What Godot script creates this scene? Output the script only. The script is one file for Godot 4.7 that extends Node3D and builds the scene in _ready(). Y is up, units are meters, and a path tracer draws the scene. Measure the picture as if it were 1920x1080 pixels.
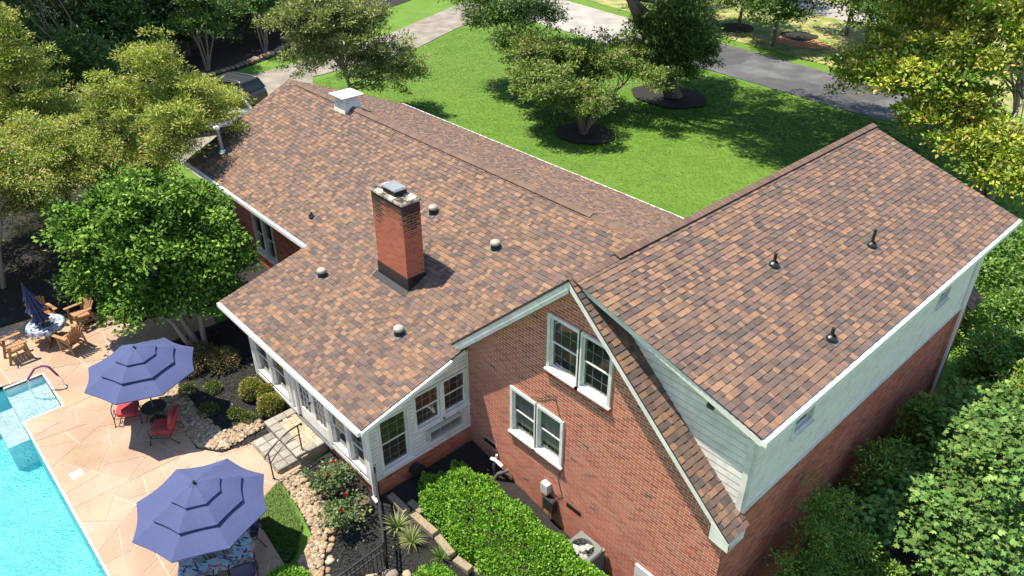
extends Node3D
# A brick house with a brown shingle roof seen from above its back garden and pool.
# House axes are the world axes: x runs away to the right, -z runs away to the left.

const EYE := Vector3(0, 15.12, 0)
var rng := RandomNumberGenerator.new()
var M := {}
var counts := {}

# ------------------------------------------------------------------ mesh builder
class MB:
	var v := PackedVector3Array()
	var n := PackedVector3Array()
	var c := PackedColorArray()
	var uv := PackedVector2Array()
	var ix := PackedInt32Array()
	var col := Color(1, 1, 1)
	func quad(a: Vector3, b: Vector3, d: Vector3, e: Vector3) -> void:
		var nn := (b - a).cross(d - a).normalized()
		var k := v.size()
		v.append(a); v.append(b); v.append(d); v.append(e)
		for i in 4:
			n.append(nn); c.append(col)
		ix.append(k); ix.append(k + 2); ix.append(k + 1); ix.append(k); ix.append(k + 3); ix.append(k + 2)
	func tri(a: Vector3, b: Vector3, d: Vector3) -> void:
		var nn := (b - a).cross(d - a).normalized()
		var k := v.size()
		v.append(a); v.append(b); v.append(d)
		for i in 3:
			n.append(nn); c.append(col)
		ix.append(k); ix.append(k + 2); ix.append(k + 1)
	func vert(p: Vector3, nn: Vector3) -> int:
		v.append(p); n.append(nn); c.append(col)
		return v.size() - 1
	# box from a corner and three edge vectors (right handed)
	func para(o: Vector3, a: Vector3, b: Vector3, d: Vector3) -> void:
		if a.cross(b).dot(d) < 0.0:
			var t := a
			a = b
			b = t
		quad(o + d, o + d + a, o + d + a + b, o + d + b)
		quad(o, o + b, o + a + b, o + a)
		quad(o, o + a, o + a + d, o + d)
		quad(o + b, o + b + d, o + a + b + d, o + a + b)
		quad(o, o + d, o + b + d, o + b)
		quad(o + a, o + a + b, o + a + b + d, o + a + d)
	func box(lo: Vector3, hi: Vector3) -> void:
		var s := hi - lo
		para(lo, Vector3(s.x, 0, 0), Vector3(0, s.y, 0), Vector3(0, 0, s.z))
	func cbox(ce: Vector3, s: Vector3, b := Basis.IDENTITY) -> void:
		para(ce - b * (s * 0.5), b * Vector3(s.x, 0, 0), b * Vector3(0, s.y, 0), b * Vector3(0, 0, s.z))
	# box with chamfered top edges
	func block(ce: Vector3, s: Vector3, b := Basis.IDENTITY, ch := 0.012) -> void:
		var h := s * 0.5
		var lo := [Vector3(-h.x, -h.y, -h.z), Vector3(h.x, -h.y, -h.z), Vector3(h.x, -h.y, h.z), Vector3(-h.x, -h.y, h.z)]
		var P := []
		for k in 3:
			var y := -h.y if k == 0 else (h.y - ch if k == 1 else h.y)
			var g := ch if k == 2 else 0.0
			var row := []
			for q in lo:
				row.append(ce + b * Vector3(q.x - signf(q.x) * g, y, q.z - signf(q.z) * g))
			P.append(row)
		for k in 2:
			for i in 4:
				var j := (i + 1) % 4
				quad(P[k][j], P[k][i], P[k + 1][i], P[k + 1][j])
		quad(P[2][3], P[2][2], P[2][1], P[2][0])
		quad(P[0][0], P[0][1], P[0][2], P[0][3])
	func bar(a: Vector3, b: Vector3, w: float, h: float, upv := Vector3.UP) -> void:
		var d := b - a
		var s := d.cross(upv).normalized()
		var u := s.cross(d).normalized()
		para(a - s * w * 0.5 - u * h * 0.5, d, s * w, u * h)
	func tube(p: Array, r: Array, sides := 8, caps := true) -> void:
		var m := p.size()
		var rings := []
		var prev := Vector3.ZERO
		for i in m:
			var t: Vector3 = (p[min(i + 1, m - 1)] - p[max(i - 1, 0)]).normalized()
			var s := prev
			if i == 0:
				s = t.cross(Vector3(0.31, 0.2, 0.93)).normalized()
			s = (s - t * s.dot(t)).normalized()
			prev = s
			var u := t.cross(s)
			var ring := PackedInt32Array()
			for k in sides:
				var a := TAU * k / sides
				var nn := s * cos(a) + u * sin(a)
				ring.append(vert(p[i] + nn * r[i], nn))
			rings.append(ring)
		for i in m - 1:
			for k in sides:
				var j := (k + 1) % sides
				ix.append(rings[i][k]); ix.append(rings[i + 1][j]); ix.append(rings[i][j])
				ix.append(rings[i][k]); ix.append(rings[i + 1][k]); ix.append(rings[i + 1][j])
		if caps:
			for e in [0, m - 1]:
				var t2: Vector3 = (p[1] - p[0]).normalized() * (-1.0 if e == 0 else 1.0)
				var ce := vert(p[e], t2)
				var rg := PackedInt32Array()
				for k in sides:
					rg.append(vert(v[rings[e][k]], t2))
				for k in sides:
					var j := (k + 1) % sides
					if e == 0:
						ix.append(ce); ix.append(rg[k]); ix.append(rg[j])
					else:
						ix.append(ce); ix.append(rg[j]); ix.append(rg[k])
	# surface of revolution about y through o; prof = array of Vector2(r, y)
	func lathe(o: Vector3, prof: Array, sides := 20, b := Basis.IDENTITY) -> void:
		for i in prof.size() - 1:
			var p: Vector2 = prof[i]
			var q: Vector2 = prof[i + 1]
			var dn := Vector2(q.y - p.y, p.x - q.x).normalized()
			var k := v.size()
			for s in sides + 1:
				var a := TAU * s / sides
				var d := Vector3(cos(a), 0, sin(a))
				var nn := b * (d * dn.x + Vector3.UP * dn.y)
				vert(o + b * (d * p.x + Vector3.UP * p.y), nn)
				vert(o + b * (d * q.x + Vector3.UP * q.y), nn)
			for s in sides:
				var e := k + s * 2
				ix.append(e); ix.append(e + 2); ix.append(e + 1)
				ix.append(e + 1); ix.append(e + 2); ix.append(e + 3)
	func leaf(p: Vector3, d: Vector3, s: Vector3, l: float, w: float) -> void:
		# a folded diamond: p base, d along, s sideways (unit vectors)
		var nn := d.cross(s).normalized()
		if nn.y < 0.0:
			nn = -nn
			s = -s
		var k := v.size()
		var mid := p + d * l * 0.45
		v.append(p); v.append(mid + s * w * 0.5 + nn * w * 0.16); v.append(p + d * l); v.append(mid - s * w * 0.5 + nn * w * 0.16)
		for i in 4:
			n.append(nn); c.append(col)
		ix.append(k); ix.append(k + 1); ix.append(k + 2); ix.append(k); ix.append(k + 2); ix.append(k + 3)
	func poly(pts: PackedVector2Array, y0: float, y1: float) -> void:
		# prism standing on the xz plane (pts are x, z)
		var t := Geometry2D.triangulate_polygon(pts)
		var up := Vector3.UP
		var k := v.size()
		for p in pts:
			vert(Vector3(p.x, y1, p.y), up)
		for i in range(0, t.size(), 3):
			var A := v[k + t[i]]
			var B := v[k + t[i + 1]]
			var D := v[k + t[i + 2]]
			if (B - A).cross(D - A).y > 0.0:
				ix.append(k + t[i]); ix.append(k + t[i + 2]); ix.append(k + t[i + 1])
			else:
				ix.append(k + t[i]); ix.append(k + t[i + 1]); ix.append(k + t[i + 2])
		var ccw := 0.0
		for i in pts.size():
			var a: Vector2 = pts[i]
			var b: Vector2 = pts[(i + 1) % pts.size()]
			ccw += a.x * b.y - b.x * a.y
		for i in pts.size():
			var a2: Vector2 = pts[i]
			var b2: Vector2 = pts[(i + 1) % pts.size()]
			if ccw > 0.0:
				quad(Vector3(b2.x, y0, b2.y), Vector3(a2.x, y0, a2.y), Vector3(a2.x, y1, a2.y), Vector3(b2.x, y1, b2.y))
			else:
				quad(Vector3(a2.x, y0, a2.y), Vector3(b2.x, y0, b2.y), Vector3(b2.x, y1, b2.y), Vector3(a2.x, y1, a2.y))
	func mesh(off := Vector3.ZERO) -> ArrayMesh:
		if off != Vector3.ZERO:
			for i in v.size():
				v[i] -= off
		var a := []
		a.resize(Mesh.ARRAY_MAX)
		a[Mesh.ARRAY_VERTEX] = v
		a[Mesh.ARRAY_NORMAL] = n
		a[Mesh.ARRAY_COLOR] = c
		if uv.size() == v.size() and uv.size() > 0:
			a[Mesh.ARRAY_TEX_UV] = uv
		a[Mesh.ARRAY_INDEX] = ix
		var m := ArrayMesh.new()
		m.add_surface_from_arrays(Mesh.PRIMITIVE_TRIANGLES, a)
		return m

# ------------------------------------------------------------------ nodes
func numbered(called: String, parent: Node) -> String:
	var key := str(parent.get_instance_id()) + called
	var k: int = counts.get(key, -1) + 1
	counts[key] = k
	return called if k == 0 else "%s_%03d" % [called, k]

func tag(o: Node, label: String, category: String, group := "") -> Node:
	o.set_meta("label", label)
	o.set_meta("category", category)
	if group != "":
		o.set_meta("group", group)
	return o

func thing(called: String, label: String, category: String, at := Vector3.ZERO, group := "") -> Node3D:
	var o := Node3D.new()
	o.name = numbered(called, self)
	add_child(o)
	o.position = at
	tag(o, label, category, group)
	return o

func top_of(o: Node) -> Node:
	while o != self and o.get_parent() != self:
		o = o.get_parent()
	return o

# geometry given in world coordinates; local = true keeps it as it is (things that get copied)
func part(called: String, mb: MB, mat: Material, parent: Node = self, local := false) -> MeshInstance3D:
	var o := MeshInstance3D.new()
	o.name = numbered(called, parent)
	var off := Vector3.ZERO
	if not local and parent != self:
		off = (top_of(parent) as Node3D).position
	o.mesh = mb.mesh(off)
	o.material_override = mat
	parent.add_child(o)
	return o

func structure(called: String, mb: MB, mat: Material) -> MeshInstance3D:
	var o := part(called, mb, mat)
	o.set_meta("kind", "structure")
	return o

func copy(o: Node3D, at: Vector3, turn: float, label := "") -> Node3D:
	var r := o.duplicate() as Node3D
	var base := String(o.name)
	r.name = numbered(base, self)
	add_child(r)
	r.position = at
	r.rotation.y = turn
	if label != "":
		r.set_meta("label", label)
	return r

# ------------------------------------------------------------------ materials
func srgb(r: float, g: float, b: float) -> Color:
	return Color(r, g, b).linear_to_srgb()

func noise_tex(seed_: int, size: int, freqs: Array, weights: Array, stops: Array, contrast := 1.0) -> ImageTexture:
	var layers := []
	for i in freqs.size():
		var f := FastNoiseLite.new()
		f.seed = seed_ + i * 17
		f.noise_type = FastNoiseLite.TYPE_SIMPLEX_SMOOTH
		f.frequency = freqs[i]
		f.fractal_octaves = 3
		layers.append(f.get_seamless_image(size, size))
	var img := Image.create(size, size, false, Image.FORMAT_RGB8)
	var tot := 0.0
	for w in weights:
		tot += w
	for y in size:
		for x in size:
			var t := 0.0
			for i in layers.size():
				t += (layers[i] as Image).get_pixel(x, y).r * weights[i]
			t = clampf((t / tot - 0.5) * contrast + 0.5, 0.0, 1.0)
			var s := t * (stops.size() - 1)
			var k := mini(int(s), stops.size() - 2)
			var col: Color = (stops[k] as Color).lerp(stops[k + 1], s - k)
			img.set_pixel(x, y, col.linear_to_srgb())
	img.generate_mipmaps()
	return ImageTexture.create_from_image(img)

func height_tex(seed_: int, size: int, freq: float, octaves := 3) -> ImageTexture:
	var f := FastNoiseLite.new()
	f.seed = seed_
	f.frequency = freq
	f.fractal_octaves = octaves
	return ImageTexture.create_from_image(f.get_seamless_image(size, size))

func mat(col: Color, rough := 0.8, tex: Texture2D = null, scale := 1.0, vc := false) -> StandardMaterial3D:
	var m := StandardMaterial3D.new()
	m.albedo_color = col.linear_to_srgb()
	m.roughness = rough
	if tex:
		m.albedo_texture = tex
		m.uv1_triplanar = true
		m.uv1_world_triplanar = true
		m.uv1_scale = Vector3.ONE * scale
	m.vertex_color_use_as_albedo = vc
	m.cull_mode = BaseMaterial3D.CULL_DISABLED
	return m

func leafy(tint: Color, back: float) -> StandardMaterial3D:
	var m := mat(Color(1, 1, 1), 0.55, null, 1.0, true)
	m.backlight_enabled = true
	m.backlight = Color(tint.r, tint.g, tint.b) * back
	return m

func make_materials() -> void:
	var g1 := noise_tex(3, 256, [0.09, 0.012], [0.7, 0.3], [Color(0.55, 0.55, 0.55), Color(1.15, 1.15, 1.15).clamp()], 1.6)
	var soft := noise_tex(9, 256, [0.03, 0.008], [0.5, 0.5], [Color(0.72, 0.72, 0.72), Color(1, 1, 1)], 1.5)
	var fine := noise_tex(5, 256, [0.2, 0.02], [0.6, 0.4], [Color(0.7, 0.7, 0.7), Color(1, 1, 1)], 1.5)
	M.shingle = mat(Color(1, 1, 1), 0.92, g1, 3.1, true)
	M.deck = mat(Color(0.05, 0.04, 0.035), 0.95)
	M.brick = mat(Color(1, 1, 1), 0.9, fine, 1.7, true)
	M.mortar = mat(Color(0.68, 0.59, 0.5), 0.95, fine, 1.3)
	M.mortar_red = mat(Color(0.46, 0.26, 0.18), 0.95, fine, 1.3)
	M.soot = mat(Color(0.06, 0.042, 0.035), 0.95, fine, 1.3)
	M.white = mat(Color(0.82, 0.805, 0.78), 0.5, soft, 0.35)
	M.gutter = mat(Color(0.84, 0.85, 0.85), 0.35)
	M.sheathing_lap_shade = mat(Color(0.3, 0.22, 0.15), 0.9)  # brown sheathing tone, put in as shade between the siding boards
	M.siding = mat(Color(0.84, 0.815, 0.79), 0.6, soft, 0.5)
	M.siding_dirty = mat(Color(1, 1, 1), 0.65, noise_tex(31, 512, [0.012, 0.05], [0.6, 0.4], [Color(0.64, 0.61, 0.57), Color(0.76, 0.73, 0.7), Color(0.83, 0.8, 0.77), Color(0.85, 0.82, 0.79)], 1.4), 0.4)
	M.black = mat(Color(0.012, 0.012, 0.013), 0.35)
	M.black.metallic_specular = 0.6
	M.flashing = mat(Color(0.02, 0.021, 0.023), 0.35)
	M.rubber = mat(Color(0.02, 0.02, 0.02), 0.7)
	M.lead = mat(Color(0.11, 0.12, 0.13), 0.4)
	M.galv = mat(Color(0.5, 0.52, 0.53), 0.35, soft, 2.0)
	M.galv.metallic = 0.6
	M.cap = mat(Color(0.34, 0.32, 0.29), 0.6)
	M.crown = mat(Color(1, 1, 1), 0.95, noise_tex(77, 256, [0.012, 0.06], [0.7, 0.3], [Color(0.03, 0.027, 0.025), Color(0.07, 0.06, 0.052), Color(0.3, 0.26, 0.21), Color(0.6, 0.54, 0.46)], 2.4), 0.8)
	M.glass = mat(Color(0.03, 0.045, 0.045, 0.32), 0.03)
	M.glass.transparency = BaseMaterial3D.TRANSPARENCY_ALPHA
	M.glass.albedo_color.a = 0.32
	M.glass.metallic_specular = 0.8
	M.muntin = mat(Color(0.34, 0.35, 0.34), 0.5)
	M.plaster_wall = mat(Color(0.55, 0.53, 0.49), 0.9)
	M.blind = mat(Color(0.3, 0.31, 0.3), 0.85)
	M.screen = mat(Color(0.06, 0.063, 0.065), 0.7)
	M.lawn = mat(Color(1, 1, 1), 0.9, noise_tex(41, 512, [0.2, 0.03, 0.006], [0.5, 0.2, 0.3], [Color(0.055, 0.125, 0.010), Color(0.085, 0.18, 0.014), Color(0.105, 0.21, 0.018), Color(0.15, 0.225, 0.036)], 1.5), 0.11)
	M.lawn.heightmap_enabled = false
	M.verge = mat(Color(1, 1, 1), 0.9, noise_tex(47, 512, [0.1, 0.012], [0.4, 0.6], [Color(0.10, 0.16, 0.03), Color(0.19, 0.24, 0.06), Color(0.33, 0.31, 0.13), Color(0.42, 0.33, 0.18)], 1.6), 0.09)
	M.mulch = mat(Color(1, 1, 1), 0.95, noise_tex(51, 512, [0.16, 0.03], [0.7, 0.3], [Color(0.006, 0.006, 0.006), Color(0.018, 0.017, 0.017), Color(0.04, 0.037, 0.035)], 1.7), 0.9)
	M.chip = mat(Color(1, 1, 1), 0.9, null, 1.0, true)
	M.asphalt = mat(Color(1, 1, 1), 0.9, noise_tex(61, 512, [0.14, 0.008], [0.4, 0.6], [Color(0.06, 0.063, 0.072), Color(0.095, 0.098, 0.108), Color(0.15, 0.148, 0.15)], 1.6), 0.1)
	M.asphalt_new = mat(Color(1, 1, 1), 0.9, noise_tex(63, 256, [0.14, 0.01], [0.5, 0.5], [Color(0.05, 0.052, 0.06), Color(0.07, 0.072, 0.08), Color(0.09, 0.09, 0.098)], 1.5), 0.2)
	M.pale_road = mat(Color(1, 1, 1), 0.9, noise_tex(67, 512, [0.14, 0.008], [0.4, 0.6], [Color(0.25, 0.23, 0.22), Color(0.33, 0.31, 0.30), Color(0.42, 0.39, 0.37)], 1.6), 0.1)
	M.concrete = mat(Color(1, 1, 1), 0.9, noise_tex(71, 512, [0.12, 0.01], [0.35, 0.65], [Color(0.17, 0.15, 0.13), Color(0.24, 0.215, 0.185), Color(0.3, 0.275, 0.24)], 1.7), 0.12)
	M.patio = mat(Color(1, 1, 1), 0.8, noise_tex(81, 512, [0.1, 0.008], [0.3, 0.7], [Color(0.33, 0.22, 0.16), Color(0.39, 0.27, 0.2), Color(0.45, 0.325, 0.25)], 1.6), 0.11, true)
	M.grout = mat(Color(0.6, 0.5, 0.41), 0.9, fine, 0.8)
	M.coping = mat(Color(0.74, 0.7, 0.63), 0.7, fine, 1.0)
	M.plaster = mat(Color(1, 1, 1), 0.7, noise_tex(85, 256, [0.05, 0.01], [0.5, 0.5], [Color(0.12, 0.55, 0.58), Color(0.19, 0.66, 0.68), Color(0.25, 0.72, 0.73)], 1.3), 0.2)
	M.plaster_white = mat(Color(0.72, 0.78, 0.77), 0.7, soft, 0.6)
	M.stone_step = mat(Color(1, 1, 1), 0.9, noise_tex(91, 256, [0.1, 0.02], [0.5, 0.5], [Color(0.6, 0.6, 0.6), Color(1, 1, 1)], 1.6), 1.2, true)
	M.rock = mat(Color(1, 1, 1), 0.85, fine, 2.5, true)
	M.fabric = mat(Color(0.066, 0.086, 0.215), 0.85, noise_tex(95, 256, [0.25, 0.02], [0.4, 0.6], [Color(0.85, 0.85, 0.85), Color(1, 1, 1)], 1.3), 1.2)
	M.fabric.rim_enabled = true
	M.fabric.rim = 0.25
	M.fabric.backlight_enabled = true
	M.fabric.backlight = Color(0.15, 0.15, 0.3)
	M.navy = mat(Color(0.04, 0.05, 0.14), 0.85, soft, 3.0)
	M.red = mat(Color(0.43, 0.05, 0.062), 0.85, fine, 2.0)
	M.wood = mat(Color(1, 1, 1), 0.75, noise_tex(101, 256, [0.02, 0.1], [0.5, 0.5], [Color(0.22, 0.115, 0.055), Color(0.34, 0.185, 0.09), Color(0.42, 0.25, 0.13)], 1.6), 1.6)
	M.bark = mat(Color(1, 1, 1), 0.9, noise_tex(105, 256, [0.03, 0.14], [0.5, 0.5], [Color(0.08, 0.062, 0.05), Color(0.17, 0.14, 0.115), Color(0.3, 0.26, 0.22)], 1.6), 1.3)
	M.pale_bark = mat(Color(1, 1, 1), 0.9, noise_tex(107, 256, [0.03, 0.14], [0.5, 0.5], [Color(0.17, 0.14, 0.11), Color(0.3, 0.25, 0.2), Color(0.42, 0.36, 0.3)], 1.6), 1.3)
	M.leaf = leafy(Color(0.7, 0.85, 0.25), 0.95)
	M.leaf_gloss = leafy(Color(0.6, 0.85, 0.2), 0.5)
	M.leaf_gloss.roughness = 0.6
	M.leaf_gloss.metallic_specular = 0.22
	M.grass_blade = leafy(Color(0.5, 0.8, 0.2), 0.6)
	M.timber = mat(Color(1, 1, 1), 0.9, noise_tex(111, 256, [0.03, 0.12], [0.5, 0.5], [Color(0.16, 0.12, 0.08), Color(0.28, 0.22, 0.15), Color(0.36, 0.3, 0.22)], 1.6), 1.3)
	M.clay = mat(Color(0.16, 0.1, 0.08), 0.85, fine, 2.0)
	M.unit = mat(Color(0.15, 0.165, 0.16), 0.5)
	M.unit_dark = mat(Color(0.05, 0.052, 0.055), 0.6)
	M.box_grey = mat(Color(0.52, 0.51, 0.47), 0.55)
	M.car_black = mat(Color(0.012, 0.013, 0.016), 0.25)
	M.car_black.clearcoat_enabled = true
	M.car_white = mat(Color(0.7, 0.73, 0.76), 0.3)
	M.car_white.clearcoat_enabled = true
	M.car_glass = mat(Color(0.02, 0.03, 0.035), 0.05)
	M.chrome = mat(Color(0.75, 0.75, 0.77), 0.2)
	M.chrome.metallic = 1.0
	M.purple = mat(Color(0.24, 0.08, 0.2), 0.8, noise_tex(121, 128, [0.15], [1.0], [Color(0.4, 0.4, 0.5), Color(1, 0.8, 0.9)], 2.0), 6.0)
	M.gravel_red = mat(Color(1, 1, 1), 0.95, noise_tex(125, 256, [0.1, 0.02], [0.5, 0.5], [Color(0.36, 0.15, 0.07), Color(0.5, 0.24, 0.13), Color(0.55, 0.3, 0.18)], 1.5), 0.3)
	M.water = mat(Color(0.2, 0.75, 0.85), 0.07)
	M.water.transparency = BaseMaterial3D.TRANSPARENCY_ALPHA
	M.water.albedo_color = Color(0.12, 0.72, 0.85, 0.3)
	M.water.metallic_specular = 0.7
	var wf := FastNoiseLite.new()
	wf.seed = 7
	wf.frequency = 0.05
	wf.fractal_octaves = 3
	var wi := wf.get_seamless_image(512, 512)
	wi.bump_map_to_normal_map(22.0)
	M.water.normal_enabled = true
	M.water.normal_texture = ImageTexture.create_from_image(wi)
	M.water.normal_scale = 1.0
	M.water.uv1_triplanar = true
	M.water.uv1_world_triplanar = true
	M.water.uv1_scale = Vector3.ONE * 0.35
	M.floral = cloth_material()

func cloth_material() -> StandardMaterial3D:
	# printed tablecloth: leaves and flowers in navy, teal and coral on pale blue
	var s := 256
	var img := Image.create(s, s, false, Image.FORMAT_RGB8)
	img.fill(Color(0.68, 0.80, 0.86))
	var r := RandomNumberGenerator.new()
	r.seed = 12
	var cols := [Color(0.12, 0.18, 0.36), Color(0.16, 0.3, 0.45), Color(0.25, 0.5, 0.58), Color(0.85, 0.32, 0.42), Color(0.9, 0.55, 0.6), Color(0.1, 0.14, 0.28)]
	for k in 150:
		var ce := Vector2(r.randf() * s, r.randf() * s)
		var a := r.randf() * TAU
		var l := r.randf_range(10, 26)
		var w := r.randf_range(3.0, 6.5)
		var col: Color = cols[r.randi() % cols.size()]
		for yy in range(-27, 28):
			for xx in range(-27, 28):
				var p := Vector2(xx, yy).rotated(-a)
				var t := p.x / l
				if absf(t) < 1.0 and absf(p.y) < w * (1.0 - t * t) and absf(p.y) > 0.5:
					img.set_pixel(posmod(int(ce.x) + xx, s), posmod(int(ce.y) + yy, s), col)
	var m := mat(Color(1, 1, 1), 0.8, ImageTexture.create_from_image(img), 1.0)
	m.albedo_color = Color(0.9, 0.9, 0.9)
	return m

# ------------------------------------------------------------------ ground
func ground_y(x: float, z: float) -> float:
	var d := clampf((z + 13.2) * 0.17, 0.0, 1.25) * smoothstep(5.2, 8.0, x)
	return -d

func lines(lo: float, hi: float, fine_lo: float, fine_hi: float, step: float, extra: Array) -> Array:
	var r := []
	var p := lo
	while p < hi:
		r.append(p)
		if p >= fine_lo - 0.01 and p < fine_hi:
			p += step
		elif p < fine_lo:
			p = minf(p + 12.0, fine_lo)
		else:
			p += 12.0
	r.append(hi)
	for e in extra:
		r.append(e)
	r.sort()
	var out := [r[0]]
	for q in r:
		if q - out[-1] > 0.02:
			out.append(q)
	return out

var gx := []
var gz := []

func make_ground() -> void:
	gx = lines(-140.0, 220.0, -8.0, 28.0, 0.8, [-7.0, 0.87, 1.95])
	gz = lines(-240.0, 60.0, -30.0, 2.0, 0.8, [-24.2, -21.9, -24.0, -6.0])
	var mb := MB.new()
	for i in gx.size() - 1:
		for j in gz.size() - 1:
			var cx: float = (gx[i] + gx[i + 1]) * 0.5
			var cz: float = (gz[j] + gz[j + 1]) * 0.5
			if cx > -7.0 and cx < 0.87 and cz > -24.2 and cz < -6.0:
				continue
			if cx > 0.8 and cx < 1.95 and cz > -24.0 and cz < -21.9:
				continue
			var P := []
			for q in [[i, j], [i, j + 1], [i + 1, j + 1], [i + 1, j]]:
				var x: float = gx[q[0]]
				var z: float = gz[q[1]]
				P.append(Vector3(x, ground_y(x, z) - 0.06, z))
			mb.quad(P[0], P[1], P[2], P[3])
	structure("ground", mb, M.lawn)

func drape(mb: MB, pts: PackedVector2Array, dy: float, rough := 0.0) -> void:
	var lo := Vector2(1e9, 1e9)
	var hi := -lo
	for p in pts:
		lo = lo.min(p)
		hi = hi.max(p)
	for i in gx.size() - 1:
		if gx[i + 1] < lo.x or gx[i] > hi.x:
			continue
		for j in gz.size() - 1:
			if gz[j + 1] < lo.y or gz[j] > hi.y:
				continue
			var cell := PackedVector2Array([Vector2(gx[i], gz[j]), Vector2(gx[i + 1], gz[j]), Vector2(gx[i + 1], gz[j + 1]), Vector2(gx[i], gz[j + 1])])
			for r in Geometry2D.intersect_polygons(cell, pts):
				var t := Geometry2D.triangulate_polygon(r)
				for k in range(0, t.size(), 3):
					var q := []
					for e in 3:
						var p: Vector2 = r[t[k + e]]
						q.append(Vector3(p.x, ground_y(p.x, p.y) + dy, p.y))
					if (q[1] - q[0]).cross(q[2] - q[0]).y > 0.0:
						mb.tri(q[0], q[1], q[2])
					else:
						mb.tri(q[0], q[2], q[1])

func pv(a: Array) -> PackedVector2Array:
	var r := PackedVector2Array()
	for i in range(0, a.size(), 2):
		r.append(Vector2(a[i], a[i + 1]))
	return r

func ring_poly(cx: float, cz: float, rx: float, rz: float, wob: float, k := 26) -> PackedVector2Array:
	var r := PackedVector2Array()
	for i in k:
		var a := TAU * i / k
		var g := 1.0 + rng.randf_range(-wob, wob)
		r.append(Vector2(cx + cos(a) * rx * g, cz + sin(a) * rz * g))
	return r

# crazy paving: split a polygon by random lines until the pieces are small
func shatter(p: PackedVector2Array, limit: float, out: Array) -> void:
	var area := 0.0
	var ce := Vector2.ZERO
	for i in p.size():
		var a: Vector2 = p[i]
		var b: Vector2 = p[(i + 1) % p.size()]
		area += a.cross(b) * 0.5
		ce += a / p.size()
	if absf(area) < limit * rng.randf_range(0.6, 1.5):
		out.append(p)
		return
	# cut across the longest extent, with a free angle
	var best := Vector2.RIGHT
	var far := 0.0
	for a in p:
		for b in p:
			if a.distance_to(b) > far:
				far = a.distance_to(b)
				best = (b - a).normalized()
	var dir := best.orthogonal().rotated(rng.randf_range(-0.55, 0.55))
	var o := ce + best * rng.randf_range(-0.12, 0.12) * far
	var side := dir.orthogonal()
	for s in [-1.0, 1.0]:
		var half := PackedVector2Array([o - dir * 90.0, o + dir * 90.0, o + dir * 90.0 + side * 90.0 * s, o - dir * 90.0 + side * 90.0 * s])
		for r in Geometry2D.intersect_polygons(p, half):
			if r.size() >= 3:
				shatter(r, limit, out)

func make_patio() -> void:
	var outline := pv([0.87, -9.0, 0.87, -21.9, 1.95, -21.9, 1.95, -24.0, 0.87, -24.2, -5.0, -24.2, -5.0, -28.2, 3.2, -27.6, 3.9, -25.7, 5.2, -25.0, 7.4, -24.2, 7.2, -22.95, 5.6, -23.0, 4.7, -22.3, 4.25, -20.9, 4.25, -19.0, 4.15, -17.5, 4.6, -16.85, 5.3, -16.7, 6.7, -16.7, 6.7, -15.0, 5.25, -14.85, 4.62, -14.55, 4.2, -13.9, 4.05, -12.3, 3.85, -11.0, 3.5, -9.0])
	var base := MB.new()
	base.poly(outline, -0.2, -0.004)
	var patio := structure("patio", base, M.grout)
	var pieces := []
	shatter(outline, 0.95, pieces)
	for p in pieces:
		for r in Geometry2D.offset_polygon(p, -0.014, Geometry2D.JOIN_MITER):
			if r.size() < 3:
				continue
			var mb := MB.new()
			var g := rng.randf_range(0.9, 1.06)
			mb.col = Color(g, g * rng.randf_range(0.96, 1.03), g * rng.randf_range(0.93, 1.04))
			mb.poly(r, -0.02, 0.006 + rng.randf() * 0.003)
			part("paving_slab", mb, M.patio, patio)
	# white plastic skimmer lid set in the deck
	var lid := MB.new()
	lid.block(Vector3(1.38, 0.012, -18.7), Vector3(0.3, 0.016, 0.3), Basis(Vector3.UP, 0.15), 0.004)
	tag(part("skimmer_lid", lid, M.coping), "square white skimmer lid set flush in the paving", "lid")

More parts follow.
